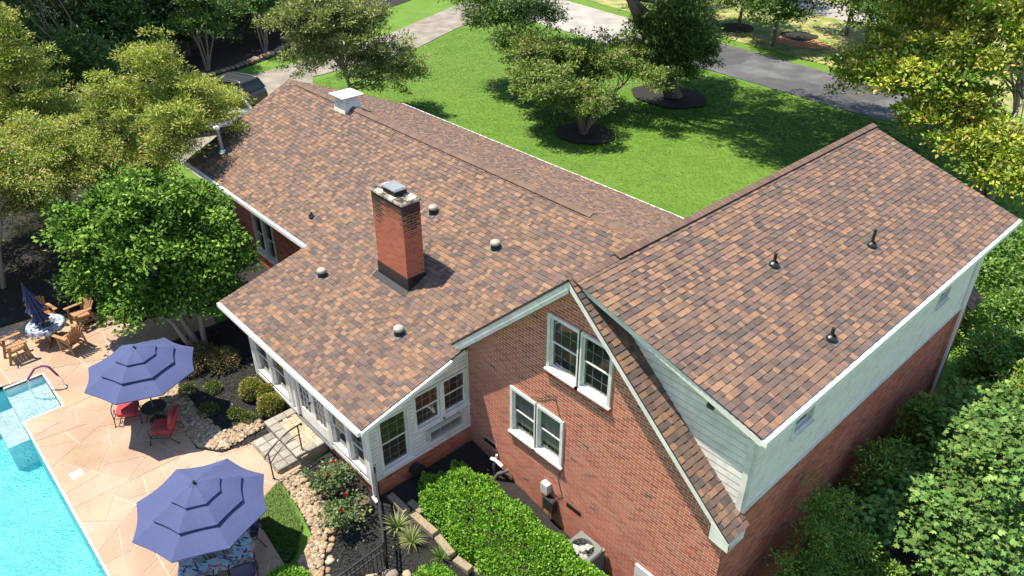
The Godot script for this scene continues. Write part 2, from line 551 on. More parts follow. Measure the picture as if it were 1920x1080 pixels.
func make_pool() -> void:
	var mb := MB.new()
	var d := -1.5
	var o := -0.03
	mb.quad(Vector3(-7, d, -6), Vector3(0.87, d, -6), Vector3(0.87, d, -24.2), Vector3(-7, d, -24.2))
	mb.quad(Vector3(0.87, d, -21.9), Vector3(0.87, d, -6), Vector3(0.87, o, -6), Vector3(0.87, o, -21.9))
	mb.quad(Vector3(-7, d, -24.2), Vector3(0.87, d, -24.2), Vector3(0.87, o, -24.2), Vector3(-7, o, -24.2))
	mb.quad(Vector3(-7, d, -6), Vector3(-7, d, -24.2), Vector3(-7, o, -24.2), Vector3(-7, o, -6))
	mb.quad(Vector3(0.87, d, -6), Vector3(-7, d, -6), Vector3(-7, o, -6), Vector3(0.87, o, -6))
	var basin := structure("pool_basin", mb, M.plaster)
	var st := MB.new()
	st.box(Vector3(0.87, -1.0, -24.0), Vector3(1.95, -0.3, -21.9))
	st.box(Vector3(0.86, -0.31, -24.02), Vector3(0.885, -0.02, -24.0))
	part("pool_step", st, M.plaster_white, basin)
	var st2 := MB.new()
	st2.box(Vector3(0.3, -1.49, -23.8), Vector3(0.868, -0.62, -21.9))
	part("pool_step", st2, M.plaster_white, basin)
	var st3 := MB.new()
	for q in [[Vector3(1.95, -1.0, -24.0), Vector3(1.98, -0.02, -21.9)], [Vector3(0.9, -1.0, -24.03), Vector3(1.95, -0.02, -24.0)], [Vector3(0.9, -1.0, -21.9), Vector3(1.95, -0.02, -21.87)]]:
		st3.box(q[0], q[1])
	part("step_wall", st3, M.plaster_white, basin)
	# coping strips
	for q in [[Vector3(0.87, -0.06, -21.96), Vector3(0.93, 0.014, -6)], [Vector3(0.93, -0.06, -21.96), Vector3(1.95, 0.0145, -21.9)], [Vector3(1.95, -0.06, -24.06), Vector3(2.01, 0.014, -21.9)], [Vector3(0.87, -0.06, -24.06), Vector3(1.95, 0.0145, -24.0)], [Vector3(-7, -0.06, -24.26), Vector3(0.87, 0.014, -24.2)]]:
		var cp := MB.new()
		cp.box(q[0], q[1])
		part("coping", cp, M.coping, basin)
	var w := MB.new()
	w.quad(Vector3(-7, -0.1, -6), Vector3(0.87, -0.1, -6), Vector3(0.87, -0.1, -24.2), Vector3(-7, -0.1, -24.2))
	w.quad(Vector3(0.87, -0.1, -21.9), Vector3(1.95, -0.1, -21.9), Vector3(1.95, -0.1, -24.0), Vector3(0.87, -0.1, -24.0))
	structure("pool_water", w, M.water)
	# grab rail at the entry steps, one leg in a purple sleeve
	var rail := thing("pool_handrail", "bent steel pool handrail in a purple knitted sleeve by the entry steps", "handrail", Vector3(2.0, 0, -23.1))
	var t := MB.new()
	var path := []
	for q in [[1.5, -0.28, -23.35], [1.47, 0.1, -23.38], [1.5, 0.42, -23.35], [1.75, 0.78, -23.2], [1.95, 0.88, -23.05], [2.1, 0.8, -22.98], [2.28, 0.3, -22.9], [2.32, 0.0, -22.88]]:
		path.append(Vector3(q[0], q[1], q[2]))
	t.tube(path, [0.02, 0.02, 0.02, 0.02, 0.02, 0.02, 0.02, 0.02], 8)
	part("steel_tube", t, M.chrome, rail)
	var sl := MB.new()
	sl.tube([path[2], path[3], path[4], path[5], path[5].lerp(path[6], 0.75)], [0.032, 0.033, 0.034, 0.033, 0.032], 8)
	part("sleeve", sl, M.purple, rail)
	var pl := MB.new()
	pl.lathe(Vector3(2.32, 0.01, -22.88), [Vector2(0.06, 0), Vector2(0.06, 0.012), Vector2(0.02, 0.03)], 14)
	part("base_flange", pl, M.chrome, rail)

func make_roads() -> void:
	var mb := MB.new()
	drape(mb, pv([44.0, -8, 44.3, -19, 45.2, -29, 45.3, -38, 52.5, -40, 51.4, -29, 50.4, -22, 49.6, -8]), -0.03)
	structure("road", mb, M.asphalt)
	for q in [[44.6, -20.0, 46.9, -19.2, 47.6, -23.0, 46.6, -25.8, 45.0, -26.2], [46.9, -18.6, 49.9, -18.0, 50.1, -21.6, 47.8, -22.4], [45.4, -30.0, 48.0, -28.6, 50.8, -29.4, 51.2, -33.0, 47.2, -34.2, 45.6, -33.0]]:
		var pm := MB.new()
		drape(pm, pv(q), -0.026)
		structure("road_patch", pm, M.asphalt_new)
	var m1 := MB.new()
	drape(m1, pv([45.3, -38, 46.0, -47, 47.5, -62, 55.5, -62, 54.0, -51, 52.5, -40]), -0.026)
	structure("road", m1, M.pale_road)
	var m2 := MB.new()
	drape(m2, pv([47, -57.5, 45.0, -56.6, 34.7, -52.2, 24, -49.6, 19, -49, 12, -49, 12, -31, 20, -31, 21, -40, 24.5, -46.2, 33, -46.9, 40.3, -50.2, 46.3, -51.2]), -0.022)
	structure("driveway", m2, M.concrete)
	var m3 := MB.new()
	drape(m3, pv([51.0, -5, 52.2, -24, 53.2, -33, 54.2, -41, 56, -52, 58, -90, 130, -90, 130, -5]), -0.034)
	structure("verge", m3, M.verge)
	var m4 := MB.new()
	drape(m4, ring_poly(56.4, -29.0, 1.5, 2.4, 0.12), -0.02)
	structure("bare_soil", m4, M.gravel_red)
	var m5 := MB.new()
	drape(m5, pv([64, -20, 66, -33, 70, -52, 76, -52, 71, -33, 68, -20]), -0.02)
	structure("gravel_track", m5, M.pale_road)

func bed(pts: PackedVector2Array, dy := 0.0, chips := 0, called := "mulch_bed") -> void:
	var mb := MB.new()
	drape(mb, pts, dy)
	var o := structure(called, mb, M.mulch)
	if chips > 0:
		var lo := Vector2(1e9, 1e9)
		var hi := -lo
		for p in pts:
			lo = lo.min(p)
			hi = hi.max(p)
		var cm := MB.new()
		var k := 0
		while k < chips:
			var p := Vector2(rng.randf_range(lo.x, hi.x), rng.randf_range(lo.y, hi.y))
			if not Geometry2D.is_point_in_polygon(p, pts):
				k += 1
				continue
			k += 1
			var b := Basis.from_euler(Vector3(rng.randf_range(-0.5, 0.5), rng.randf() * TAU, rng.randf_range(-0.5, 0.5)))
			var g := rng.randf_range(0.006, 0.034)
			if rng.randf() < 0.012:
				g = rng.randf_range(0.1, 0.4)
			cm.col = Color(g * 1.05, g, g * 0.97)
			cm.cbox(Vector3(p.x, ground_y(p.x, p.y) + dy + 0.008, p.y), Vector3(rng.randf_range(0.03, 0.09), 0.012, rng.randf_range(0.012, 0.03)), b)
		var ch := part("bark_chips", cm, M.chip, o)
		ch.set_meta("kind", "stuff")

# ------------------------------------------------------------------ house
const EXPO := 0.145
var tabs := []
var brick_list := []
var house: Node3D

func shingle_color() -> Color:
	var t := rng.randf()
	var c := Color(0.2, 0.13, 0.1)
	if t < 0.2:
		c = Color(0.315, 0.186, 0.12)
	elif t < 0.38:
		c = Color(0.125, 0.095, 0.085)
	elif t < 0.55:
		c = Color(0.24, 0.148, 0.108)
	elif t < 0.78:
		c = Color(0.17, 0.122, 0.104)
	var g := rng.randf_range(0.88, 1.12)
	return Color(c.r * g, c.g * g, c.b * g)

# a slope of laminated shingles: o = eave corner, u along the eave, up the slope dv
func slope(o: Vector3, du: Vector3, dv: Vector3, length_up: float, u0a: float, u0b: float, u1a: float, u1b: float) -> void:
	var nn := du.cross(dv).normalized()
	if nn.y < 0.0:
		nn = -nn
	var rows := int(ceil(length_up / EXPO))
	for i in rows:
		var vv := i * EXPO
		var t := vv / length_up
		var u := lerpf(u0a, u0b, t)
		var ue := lerpf(u1a, u1b, t)
		var e := minf(EXPO, length_up - vv)
		var proud := rng.randf() < 0.5
		while u < ue - 0.02:
			var w := rng.randf_range(0.08, 0.23)
			if ue - u - w < 0.08:
				w = ue - u
			var p := o + du * u + dv * vv
			var th := 0.024 if proud else 0.012
			tabs.append([EYE.distance_squared_to(p), p, du, dv, nn, w, e, th + rng.randf_range(-0.0015, 0.0015), shingle_color()])
			proud = not proud if rng.randf() < 0.85 else proud
			u += w

func add_tab(mb: MB, t: Array) -> void:
	var p: Vector3 = t[1]
	var du: Vector3 = t[2] * t[5]
	var dv: Vector3 = t[3] * t[6]
	var nn: Vector3 = t[4]
	var h: Vector3 = nn * t[7]
	var l: Vector3 = nn * 0.002
	mb.col = t[8]
	var a := p + h
	var b := p + du + h
	var c := p + du + dv + l
	var d := p + dv + l
	if du.cross(dv).dot(nn) < 0.0:
		mb.quad(b, a, d, c)
		mb.quad(p + du, p, a, b)
		mb.tri(p + du, b, c)
		mb.tri(p, d, a)
	else:
		mb.quad(a, b, c, d)
		mb.quad(p, p + du, b, a)
		mb.tri(p + du, c, b)
		mb.tri(p, a, d)

func brick_color(kind: int) -> Color:
	var t := rng.randf()
	var c := Color(0.53, 0.136, 0.076)
	if t < 0.25:
		c = Color(0.6, 0.18, 0.1)
	elif t < 0.42:
		c = Color(0.42, 0.105, 0.065)
	elif t < 0.428:
		c = Color(0.17, 0.085, 0.066)
	elif t < 0.56:
		c = Color(0.58, 0.21, 0.125)
	elif t < 0.66:
		c = Color(0.55, 0.18, 0.12)
	if kind == 1:
		c = c.lerp(Color(0.46, 0.115, 0.065), 0.65)
	var g := rng.randf_range(0.88, 1.1)
	return Color(c.r * g, c.g * g, c.b * g)

# brick face: o origin, du along, y up, nn outward; outline in (u, v); holes as Rect2
func brick_face(wall: Node, o: Vector3, du: Vector3, nn: Vector3, outline: PackedVector2Array, holes: Array, kind := 0) -> void:
	var bl := 0.232
	var bh := 0.0785
	var j := 0.016
	var lo := Vector2(1e9, 1e9)
	var hi := -lo
	for p in outline:
		lo = lo.min(p)
		hi = hi.max(p)
	var rows := int((hi.y - lo.y) / bh) + 1
	for r in rows:
		var v0 := lo.y + r * bh
		var u := lo.x - (bl * 0.5 if r % 2 == 1 else 0.0)
		while u < hi.x:
			var a := maxf(u, lo.x)
			var b := minf(u + bl - j, hi.x)
			u += bl
			var spans := [[a, b]]
			for h in holes:
				if h.position.y < v0 + bh * 0.6 and h.end.y > v0 + bh * 0.3:
					var ns := []
					for s in spans:
						if h.position.x > s[0]:
							ns.append([s[0], minf(s[1], h.position.x)])
						if h.end.x < s[1]:
							ns.append([maxf(s[0], h.end.x), s[1]])
					spans = ns
			for s in spans:
				if s[1] - s[0] < 0.03:
					continue
				var mid := Vector2((s[0] + s[1]) * 0.5, v0 + bh * 0.5)
				if not Geometry2D.is_point_in_polygon(mid, outline):
					continue
				var p: Vector3 = o + du * s[0] + Vector3.UP * v0
				var col := brick_color(kind)
				if kind == 1:
					# soot runs down from the chimney top in ragged streaks
					var dep: float = (hi.y - mid.y) - 0.3 - 0.7 * absf(sin(mid.x * 5.0 + nn.x * 3.0) * sin(mid.x * 2.3 + 1.0))
					var f := clampf(0.3 - dep * 1.9 + rng.randf_range(-0.25, 0.25), 0.0, 0.93)
					col = col.lerp(Color(0.035, 0.027, 0.024), f)
				brick_list.append([EYE.distance_squared_to(p), p, du * (s[1] - s[0]), Vector3.UP * (bh - j), nn * (0.0015 + rng.randf() * 0.0015), col, wall])

func add_brick(mb: MB, t: Array) -> void:
	var p: Vector3 = t[1]
	var a: Vector3 = t[2]
	var b: Vector3 = t[3]
	var d: Vector3 = t[4]
	mb.col = t[5]
	if a.cross(b).dot(d) < 0.0:
		p += a
		a = -a
	mb.quad(p + d, p + d + a, p + d + a + b, p + d + b)
	mb.quad(p + b, p + b + d, p + b + d + a, p + b + a)
	mb.quad(p, p + a, p + a + d, p + d)
	mb.quad(p, p + d, p + d + b, p + b)
	mb.quad(p + a, p + a + b, p + a + b + d, p + a + d)

# flat panel with rectangular holes, outline in (u, v)
func panel(mb: MB, o: Vector3, du: Vector3, nn: Vector3, outline: PackedVector2Array, holes: Array) -> void:
	var us := [-100.0, 100.0]
	for h in holes:
		us.append(h.position.x)
		us.append(h.end.x)
	us.sort()
	for i in us.size() - 1:
		var a: float = us[i]
		var b: float = us[i + 1]
		if b - a < 0.001:
			continue
		var cuts := [[-50.0, 50.0]]
		for h in holes:
			if h.position.x < (a + b) * 0.5 and h.end.x > (a + b) * 0.5:
				var nc := []
				for s in cuts:
					if h.position.y > s[0]:
						nc.append([s[0], minf(s[1], h.position.y)])
					if h.end.y < s[1]:
						nc.append([maxf(s[0], h.end.y), s[1]])
				cuts = nc
		for s in cuts:
			var rc := PackedVector2Array([Vector2(a, s[0]), Vector2(b, s[0]), Vector2(b, s[1]), Vector2(a, s[1])])
			for r in Geometry2D.intersect_polygons(outline, rc):
				flat(mb, o, du, nn, r)

func flat(mb: MB, o: Vector3, du: Vector3, nn: Vector3, r: PackedVector2Array) -> void:
	var t := Geometry2D.triangulate_polygon(r)
	for k in range(0, t.size(), 3):
		var q := []
		for e in 3:
			var p: Vector2 = r[t[k + e]]
			q.append(o + du * p.x + Vector3.UP * p.y)
		if (q[1] - q[0]).cross(q[2] - q[0]).dot(nn) > 0.0:
			mb.tri(q[0], q[1], q[2])
		else:
			mb.tri(q[0], q[2], q[1])

func siding(parent: Node, material: Material, o: Vector3, du: Vector3, nn: Vector3, outline: PackedVector2Array, holes: Array, step: float) -> void:
	var lo := Vector2(1e9, 1e9)
	var hi := -lo
	for p in outline:
		lo = lo.min(p)
		hi = hi.max(p)
	var v0 := lo.y
	while v0 < hi.y:
		var spans := [[lo.x, hi.x]]
		for h in holes:
			if h.position.y < v0 + step * 0.6 and h.end.y > v0 + step * 0.4:
				var ns := []
				for s in spans:
					if h.position.x > s[0]:
						ns.append([s[0], minf(s[1], h.position.x)])
					if h.end.x < s[1]:
						ns.append([maxf(s[0], h.end.x), s[1]])
				spans = ns
		for s in spans:
			if s[1] - s[0] < 0.03:
				continue
			var rc := PackedVector2Array([Vector2(s[0], v0), Vector2(s[1], v0), Vector2(s[1], v0 + step - 0.015), Vector2(s[0], v0 + step - 0.015)])  # gap left open so the brown backing draws the lap shadow line
			for r in Geometry2D.intersect_polygons(outline, rc):
				var mb := MB.new()
				var t := Geometry2D.triangulate_polygon(r)
				var P := []
				for p in r:
					P.append(o + du * p.x + Vector3.UP * p.y + nn * (0.03 + 0.006 * (1.0 - (p.y - v0) / step)))
				for k in range(0, t.size(), 3):
					var A: Vector3 = P[t[k]]
					var B: Vector3 = P[t[k + 1]]
					var D: Vector3 = P[t[k + 2]]
					if (B - A).cross(D - A).dot(nn) > 0.0:
						mb.tri(A, B, D)
					else:
						mb.tri(A, D, B)
				var umin := 1e9
				var umax := -1e9
				for p in r:
					if p.y < v0 + 0.004:
						umin = minf(umin, p.x)
						umax = maxf(umax, p.x)
				if umax > umin:
					var b0 := o + du * umin + Vector3.UP * v0
					var b1 := o + du * umax + Vector3.UP * v0
					mb.quad(b0, b1, b1 + nn * 0.036, b0 + nn * 0.036)
				part("siding_board", mb, material, parent)
		v0 += step

# double-hung sash window: o = lower outer corner on the wall face
func window(o: Vector3, du: Vector3, nn: Vector3, w: float, h: float, cols: int, rows: int, casing := 0.09, label := "", sill := true, blind := 0.0) -> void:
	var up := Vector3.UP
	var f := MB.new()
	var pr := nn * 0.052
	var back := nn * -0.14
	f.para(o + back, du * casing, up * h, pr - back)
	f.para(o + back + du * (w - casing), du * casing, up * h, pr - back)
	f.para(o + back + du * casing + up * (h - casing), du * (w - 2 * casing), up * casing, pr - back)
	f.para(o + back + du * casing, du * (w - 2 * casing), up * casing * 0.8, pr - back)
	var node := part("window", f, M.white, house)
	if label != "":
		node.set_meta("label", label)
	if sill:
		var sl := MB.new()
		sl.para(o - du * 0.03 - up * 0.05 + nn * 0.01, du * (w + 0.06), up * 0.05, nn * 0.09)
		part("sill", sl, M.white, node)
	var iw := w - 2.0 * casing
	var ih := h - 1.8 * casing
	var io := o + du * casing + up * casing * 0.8
	for s in 2:
		var so := io + up * (ih * 0.5 * s) + nn * (-0.045 if s == 0 else -0.015)
		var sh := ih * 0.5
		var fr := 0.035
		var sb := MB.new()
		sb.para(so - nn * 0.03, du * fr, up * sh, nn * 0.03)
		sb.para(so - nn * 0.03 + du * (iw - fr), du * fr, up * sh, nn * 0.03)
		sb.para(so - nn * 0.03 + du * fr, du * (iw - 2 * fr), up * fr, nn * 0.03)
		sb.para(so - nn * 0.03 + du * fr + up * (sh - fr), du * (iw - 2 * fr), up * fr, nn * 0.03)
		part("sash", sb, M.white, node)
		var mm := MB.new()
		for k in range(1, cols):
			mm.para(so - nn * 0.024 + du * (iw * k / cols - 0.008), du * 0.016, up * sh, nn * 0.006)
		for k in range(1, rows):
			mm.para(so - nn * 0.0245 + up * (sh * k / rows - 0.008) + du * fr, du * (iw - 2 * fr), up * 0.016, nn * 0.006)
		if cols > 1 or rows > 1:
			part("muntin_grid", mm, M.muntin, node)
		var gl := MB.new()
		gl.quad(so - nn * 0.014 + du * fr + up * fr, so - nn * 0.014 + du * (iw - fr) + up * fr, so - nn * 0.014 + du * (iw - fr) + up * (sh - fr), so - nn * 0.014 + du * fr + up * (sh - fr))
		part("pane", gl, M.glass, node)
	if blind > 0.0:
		var bl := MB.new()
		var slats := int(ih * blind / 0.05)
		for k in slats:
			bl.para(io + up * (ih - 0.05 * (k + 1)) - nn * 0.11, du * iw, up * 0.044, nn * 0.012)
		part("blind", bl, M.blind, node)

func gutter(a: Vector3, b: Vector3, outd: Vector3) -> void:
	var mb := MB.new()
	var d := b - a
	mb.para(a - Vector3.UP * 0.13, d, outd * 0.012, Vector3.UP * 0.125)
	mb.para(a - Vector3.UP * 0.13 + outd * 0.012, d, outd * 0.085, Vector3.UP * 0.01)
	mb.para(a - Vector3.UP * 0.13 + outd * 0.097, d, outd * 0.022, Vector3.UP * 0.13)
	mb.para(a - Vector3.UP * 0.012 + outd * 0.085, d, outd * 0.012, Vector3.UP * 0.01)
	mb.para(a - Vector3.UP * 0.004 + outd * 0.012, d, outd * 0.085, Vector3.UP * 0.004)
	for e in [a, b - d.normalized() * 0.006]:
		mb.para(e - Vector3.UP * 0.12 + outd * 0.012, d.normalized() * 0.006, outd * 0.085, Vector3.UP * 0.11)
	part("gutter", mb, M.gutter, house)

func deck(roof: MB, o: Vector3, du: Vector3, dv: Vector3) -> void:
	var nn := du.cross(dv).normalized()
	if nn.y < 0:
		nn = -nn
	roof.para(o - nn * 0.035, du, dv, nn * 0.034)

func ridge(roof: Node, a: Vector3, b: Vector3, s1: Vector3, s2: Vector3, vent_a: float, vent_b: float) -> void:
	# caps folded over the ridge, over a dark vent strip between vent_a and vent_b (metres from a)
	var d := (b - a).normalized()
	var l := a.distance_to(b)
	var k := 0
	var u := 0.0
	while u < l - 0.02:
		var on := u >= vent_a and u < vent_b
		var lift := 0.052 if on else 0.014
		var w := minf(0.21, l - u + 0.06)
		var mb := MB.new()
		var g := rng.randf_range(0.8, 1.15)
		mb.col = Color(0.2 * g, 0.13 * g, 0.1 * g)
		var p0 := a + d * u + Vector3.UP * (lift + 0.012)
		var p1 := a + d * (u + w) + Vector3.UP * lift
		var e := 0.165
		for s in [s1, s2]:
			var q0: Vector3 = p0 + s * e
			var q1: Vector3 = p1 + s * e
			var nn := (p1 - p0).cross(q0 - p0)
			if nn.y > 0:
				mb.quad(p0, p1, q1, q0)
			else:
				mb.quad(p0, q0, q1, p1)
			var dn := Vector3.DOWN * 0.012
			mb.quad(q0, q1, q1 + dn, q0 + dn)
			mb.quad(p0, q0, q0 + dn, p0 + dn)
		part("ridge_cap", mb, M.shingle, roof)
		u += EXPO
		k += 1
	var vb := MB.new()
	for s in [s1, s2]:
		var nn2: Vector3 = d.cross(s).normalized()
		if nn2.y < 0:
			nn2 = -nn2
		vb.para(a + d * vent_a + nn2 * 0.008, d * (vent_b - vent_a), s * 0.155, nn2 * 0.026)
	part("ridge_vent", vb, M.rubber, roof)

func dome_vent(p: Vector3, lean: Basis) -> void:
	var mb := MB.new()
	mb.para(p + lean * Vector3(-0.17, 0.016, -0.17), lean * Vector3(0.34, 0, 0), lean * Vector3(0, 0, 0.34), lean * Vector3(0, 0.006, 0))
	var o := part("roof_vent", mb, M.lead, house)
	var t := MB.new()
	t.lathe(p, [Vector2(0.14, -0.06), Vector2(0.13, 0.15)], 22)
	part("vent_collar", t, M.rubber, o)
	var c := MB.new()
	c.lathe(p, [Vector2(0.12, 0.145), Vector2(0.148, 0.15), Vector2(0.15, 0.19), Vector2(0.138, 0.225), Vector2(0.1, 0.255), Vector2(0.05, 0.268), Vector2(0.0, 0.27)], 22)
	part("vent_cap", c, M.cap, o)

func pipe_vent(p: Vector3, lean: Basis, h: float, size := 1.0) -> void:
	var mb := MB.new()
	mb.para(p + lean * Vector3(-0.13, 0.016, -0.16) * size, lean * Vector3(0.26, 0, 0) * size, lean * Vector3(0, 0, 0.36) * size, lean * Vector3(0, 0.006, 0))
	var o := part("plumbing_vent", mb, M.lead, house)
	var t := MB.new()
	t.lathe(p + lean * Vector3(0, 0.02, 0), [Vector2(0.14 * size, 0), Vector2(0.125 * size, 0.07 * size), Vector2(0.07 * size, 0.11 * size), Vector2(0.055 * size, 0.13 * size)], 18, lean)
	part("boot", t, M.flashing, o)
	var c := MB.new()
	c.tube([p, p + Vector3.UP * h], [0.042 * size, 0.042 * size], 14)
	part("vent_pipe", c, M.rubber, o)

func tilt_basis(dv: Vector3, du: Vector3) -> Basis:
	# y = roof normal, z = down the slope
	var nn := du.cross(dv).normalized()
	if nn.y < 0:
		nn = -nn
	var z := -dv
	return Basis(nn.cross(z).normalized(), nn, z)

func make_house() -> void:
	house = thing("brick_house", "red brick house with brown shingle roofs, white trim and a tall chimney", "house", Vector3(14, 0, -14))
	var X := Vector3.RIGHT
	var Y := Vector3.UP
	var Z := Vector3.BACK
	# ---------------- roof planes
	var ZF := -29.79            # far gable rake
	var RX := 14.68             # main ridge
	var RY := 5.47
	var EX := 9.75              # main back eave
	var EYm := 3.21
	var KX := 9.9               # break to the sunroom roof
	var sm := (RY - EYm) / (RX - EX)
	var FX := 20.2
	var FY := 3.2
	var SX := 6.62
	var SY := 2.457
	var SL := -20.29
	var SR := -12.56
	var KY := EYm + sm * (KX - EX)
	var ss := (KY - SY) / (KX - SX)
	var PK := Vector3(9.75, 7.065, -8.92)
	var LS := 0.94
	var RS := 0.88
	var XF := 22.85
	var DE := Vector3(10.1, 5.62, -4.41)    # dormer eave corner
	var roofm := MB.new()
	var dv_m := Vector3(RX - EX, RY - EYm, 0)
	var dv_f := Vector3(RX - FX, RY - FY, 0)
	var dv_s := Vector3(KX - SX, KY - SY, 0)
	var dv_d := Vector3(0, PK.y - DE.y, PK.z - DE.z)
	var dv_r := Vector3(0, PK.y - 3.118, PK.z + 4.43)
	var dv_l := Vector3(0, PK.y - 3.05, PK.z + 13.2)
	var zv0 := PK.z - (PK.y - EYm) / LS     # valley ends
	var zv1 := PK.z - (PK.y - RY) / LS
	deck(roofm, Vector3(EX, EYm, ZF), Z * (zv0 - ZF), dv_m)
	deck(roofm, Vector3(FX, FY, ZF), Z * (zv0 - ZF), dv_f)
	deck(roofm, Vector3(SX, SY, SL), Z * (SR - SL), dv_s)
	deck(roofm, Vector3(DE.x, DE.y, DE.z), X * (XF - DE.x), dv_d)
	deck(roofm, Vector3(PK.x, 3.118, -4.43), X * 0.66, dv_r)
	deck(roofm, Vector3(21.62, 3.118, -4.43), X * 0.9, dv_r)
	deck(roofm, Vector3(PK.x, 3.05, -13.2), X * (XF - PK.x), dv_l)
	var roof := part("roof", roofm, M.deck, house)
	# shingles; courses run along the eaves
	slope(Vector3(EX, EYm, 0), Z, dv_m.normalized(), dv_m.length(), ZF, ZF, zv0 + 0.15, zv1 + 0.15)
	slope(Vector3(FX, FY, 0), Z, dv_f.normalized(), dv_f.length(), ZF, ZF, zv0 + 0.15, zv1 + 0.15)
	slope(Vector3(SX, SY, 0), Z, dv_s.normalized(), dv_s.length(), SL, SL, SR, SR)
	slope(Vector3(0, DE.y, DE.z), X, dv_d.normalized(), dv_d.length(), DE.x, DE.x - 0.28, XF, XF)
	slope(Vector3(0, 3.118, -4.43), X, dv_r.normalized(), dv_r.length(), PK.x, PK.x, PK.x + 0.69, PK.x + 0.69)
	slope(Vector3(0, 3.118, -4.43), X, dv_r.normalized(), dv_r.length() * 0.5, 21.62, 21.62, 22.52, 22.52)
	slope(Vector3(0, 3.05, -13.2), X, dv_l.normalized(), dv_l.length(), PK.x, PK.x, XF, XF)
	var ds := PackedFloat32Array()
	for t in tabs:
		ds.append(t[0])
	ds.sort()
	var lim := ds[299]
	var rest := MB.new()
	for t in tabs:
		if t[0] <= lim:
			var one := MB.new()
			add_tab(one, t)
			part("shingle", one, M.shingle, roof)
		else:
			add_tab(rest, t)
	part("shingle_courses", rest, M.shingle, roof).set_meta("kind", "stuff")
	# ridges
	ridge(roof, Vector3(RX, RY, ZF), Vector3(RX, RY, -11.0), -dv_m.normalized(), -dv_f.normalized(), 0.8, 17.0)
	ridge(roof, PK + X * 0.1, Vector3(XF, PK.y, PK.z), -dv_d.normalized(), -dv_l.normalized(), 1.3, 13.1)
	# ---------------- eaves: fascia, gutters, soffits, rakes
	var tr := MB.new()
	tr.para(Vector3(EX + 0.02, EYm - 0.21, ZF + 0.02), X * 0.02, Z * (SL - ZF - 0.05), Y * 0.17)
	tr.para(Vector3(EX + 0.04, EYm - 0.21, ZF + 0.02), X * 0.62, Z * (SL - ZF + 0.4), Y * 0.02)
	tr.para(Vector3(SX + 0.02, SY - 0.2, SL + 0.02), X * 0.02, Z * (SR - SL - 0.04), Y * 0.165)
	tr.para(Vector3(SX + 0.04, SY - 0.2, SL + 0.02), X * 0.3, Z * (SR - SL - 0.06), Y * 0.02)
	tr.para(Vector3(FX - 0.04, FY - 0.2, ZF + 0.02), X * 0.02, Z * 17.0, Y * 0.165)
	tr.para(Vector3(DE.x + 0.02, DE.y - 0.2, DE.z - 0.04), X * (XF - DE.x - 0.04), Z * 0.02, Y * 0.165)
	tr.para(Vector3(DE.x + 0.02, DE.y - 0.2, -4.7), X * (XF - DE.x - 0.04), Z * 0.25, Y * 0.02)
	part("fascia", tr, M.white, house)
	gutter(Vector3(EX + 0.02, EYm - 0.02, ZF - 0.02), Vector3(EX + 0.02, EYm - 0.02, SL + 0.02), -X)
	gutter(Vector3(SX + 0.02, SY - 0.02, SL), Vector3(SX + 0.02, SY - 0.02, SR), -X)
	gutter(Vector3(FX - 0.02, FY - 0.02, ZF), Vector3(FX - 0.02, FY - 0.02, -12.4), X)
	gutter(Vector3(DE.x, DE.y - 0.02, DE.z - 0.02), Vector3(XF, DE.y - 0.02, DE.z - 0.02), Z)
	gutter(Vector3(FX + 0.2, 3.0, -13.15), Vector3(XF, 3.0, -13.15), -Z)
	var rk := MB.new()
	# gable rakes on the near end of the wing, with a boxed soffit behind
	var lt := PK + Vector3(0, -0.045, 0)
	var ll := Vector3(PK.x, PK.y - LS * 3.95 - 0.045, PK.z - 3.95)
	var rl := Vector3(PK.x, 3.078, -4.43)
	rk.para(lt + Y * -0.19 - X * 0.02, ll - lt, Y * 0.17, X * 0.05)
	rk.para(lt + Y * -0.3, ll - lt, Y * 0.11, X * 0.03)
	rk.para(lt + Y * -0.3 + X * 0.03, ll - lt, Y * 0.02, X * 0.33)
	rk.para(lt + Y * -0.165, rl - lt, Y * 0.145, X * 0.03)
	rk.para(lt + Y * -0.19 + X * 0.03, rl - lt, Y * 0.02, X * 0.33)
	part("rake_board", rk, M.white, house)
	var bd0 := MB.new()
	bd0.para(lt + Y * -0.02 - X * 0.045, ll - lt, Y * 0.07, X * 0.03)  # black drip strip, its black painted in for the roof edge in shadow
	part("drip_edge_shadow", bd0, M.flashing, house)
	var rt := MB.new()
	# boxed return at the foot of the rake
	var foot := PackedVector2Array([Vector2(-4.43, 3.078), Vector2(-4.43, 2.84), Vector2(-4.87, 2.9), Vector2(-4.87, 3.38)])
	for k in 4:
		var a: Vector2 = foot[k]
		var b: Vector2 = foot[(k + 1) % 4]
		rt.quad(Vector3(PK.x - 0.004, a.y, a.x), Vector3(PK.x + 0.57, a.y, a.x), Vector3(PK.x + 0.57, b.y, b.x), Vector3(PK.x - 0.004, b.y, b.x))
	for xx in [PK.x - 0.004, PK.x + 0.57]:
		rt.quad(Vector3(xx, foot[0].y, foot[0].x), Vector3(xx, foot[1].y, foot[1].x), Vector3(xx, foot[2].y, foot[2].x), Vector3(xx, foot[3].y, foot[3].x))
	part("eave_return", rt, M.white, house)
	var dk := MB.new()
	# dormer rake and sunroom rakes
	var dt := Vector3(PK.x + 0.16, PK.y - 0.08, PK.z + 0.15)
	var dl := Vector3(DE.x + 0.005, DE.y - 0.045, DE.z)
	dk.para(dt + Y * -0.15, dl - dt, Y * 0.14, X * 0.03)
	dk.para(dt + Y * -0.15 + X * 0.03, dl - dt, Y * 0.02, X * 0.28)
	part("rake_board", dk, M.white, house)
	var dk2 := MB.new()
	dk2.para(Vector3(XF - 0.03, PK.y - 0.2, PK.z), Vector3(0, dl.y - dt.y, dl.z - dt.z), Y * 0.14, X * 0.03)
	part("rake_board", dk2, M.white, house)
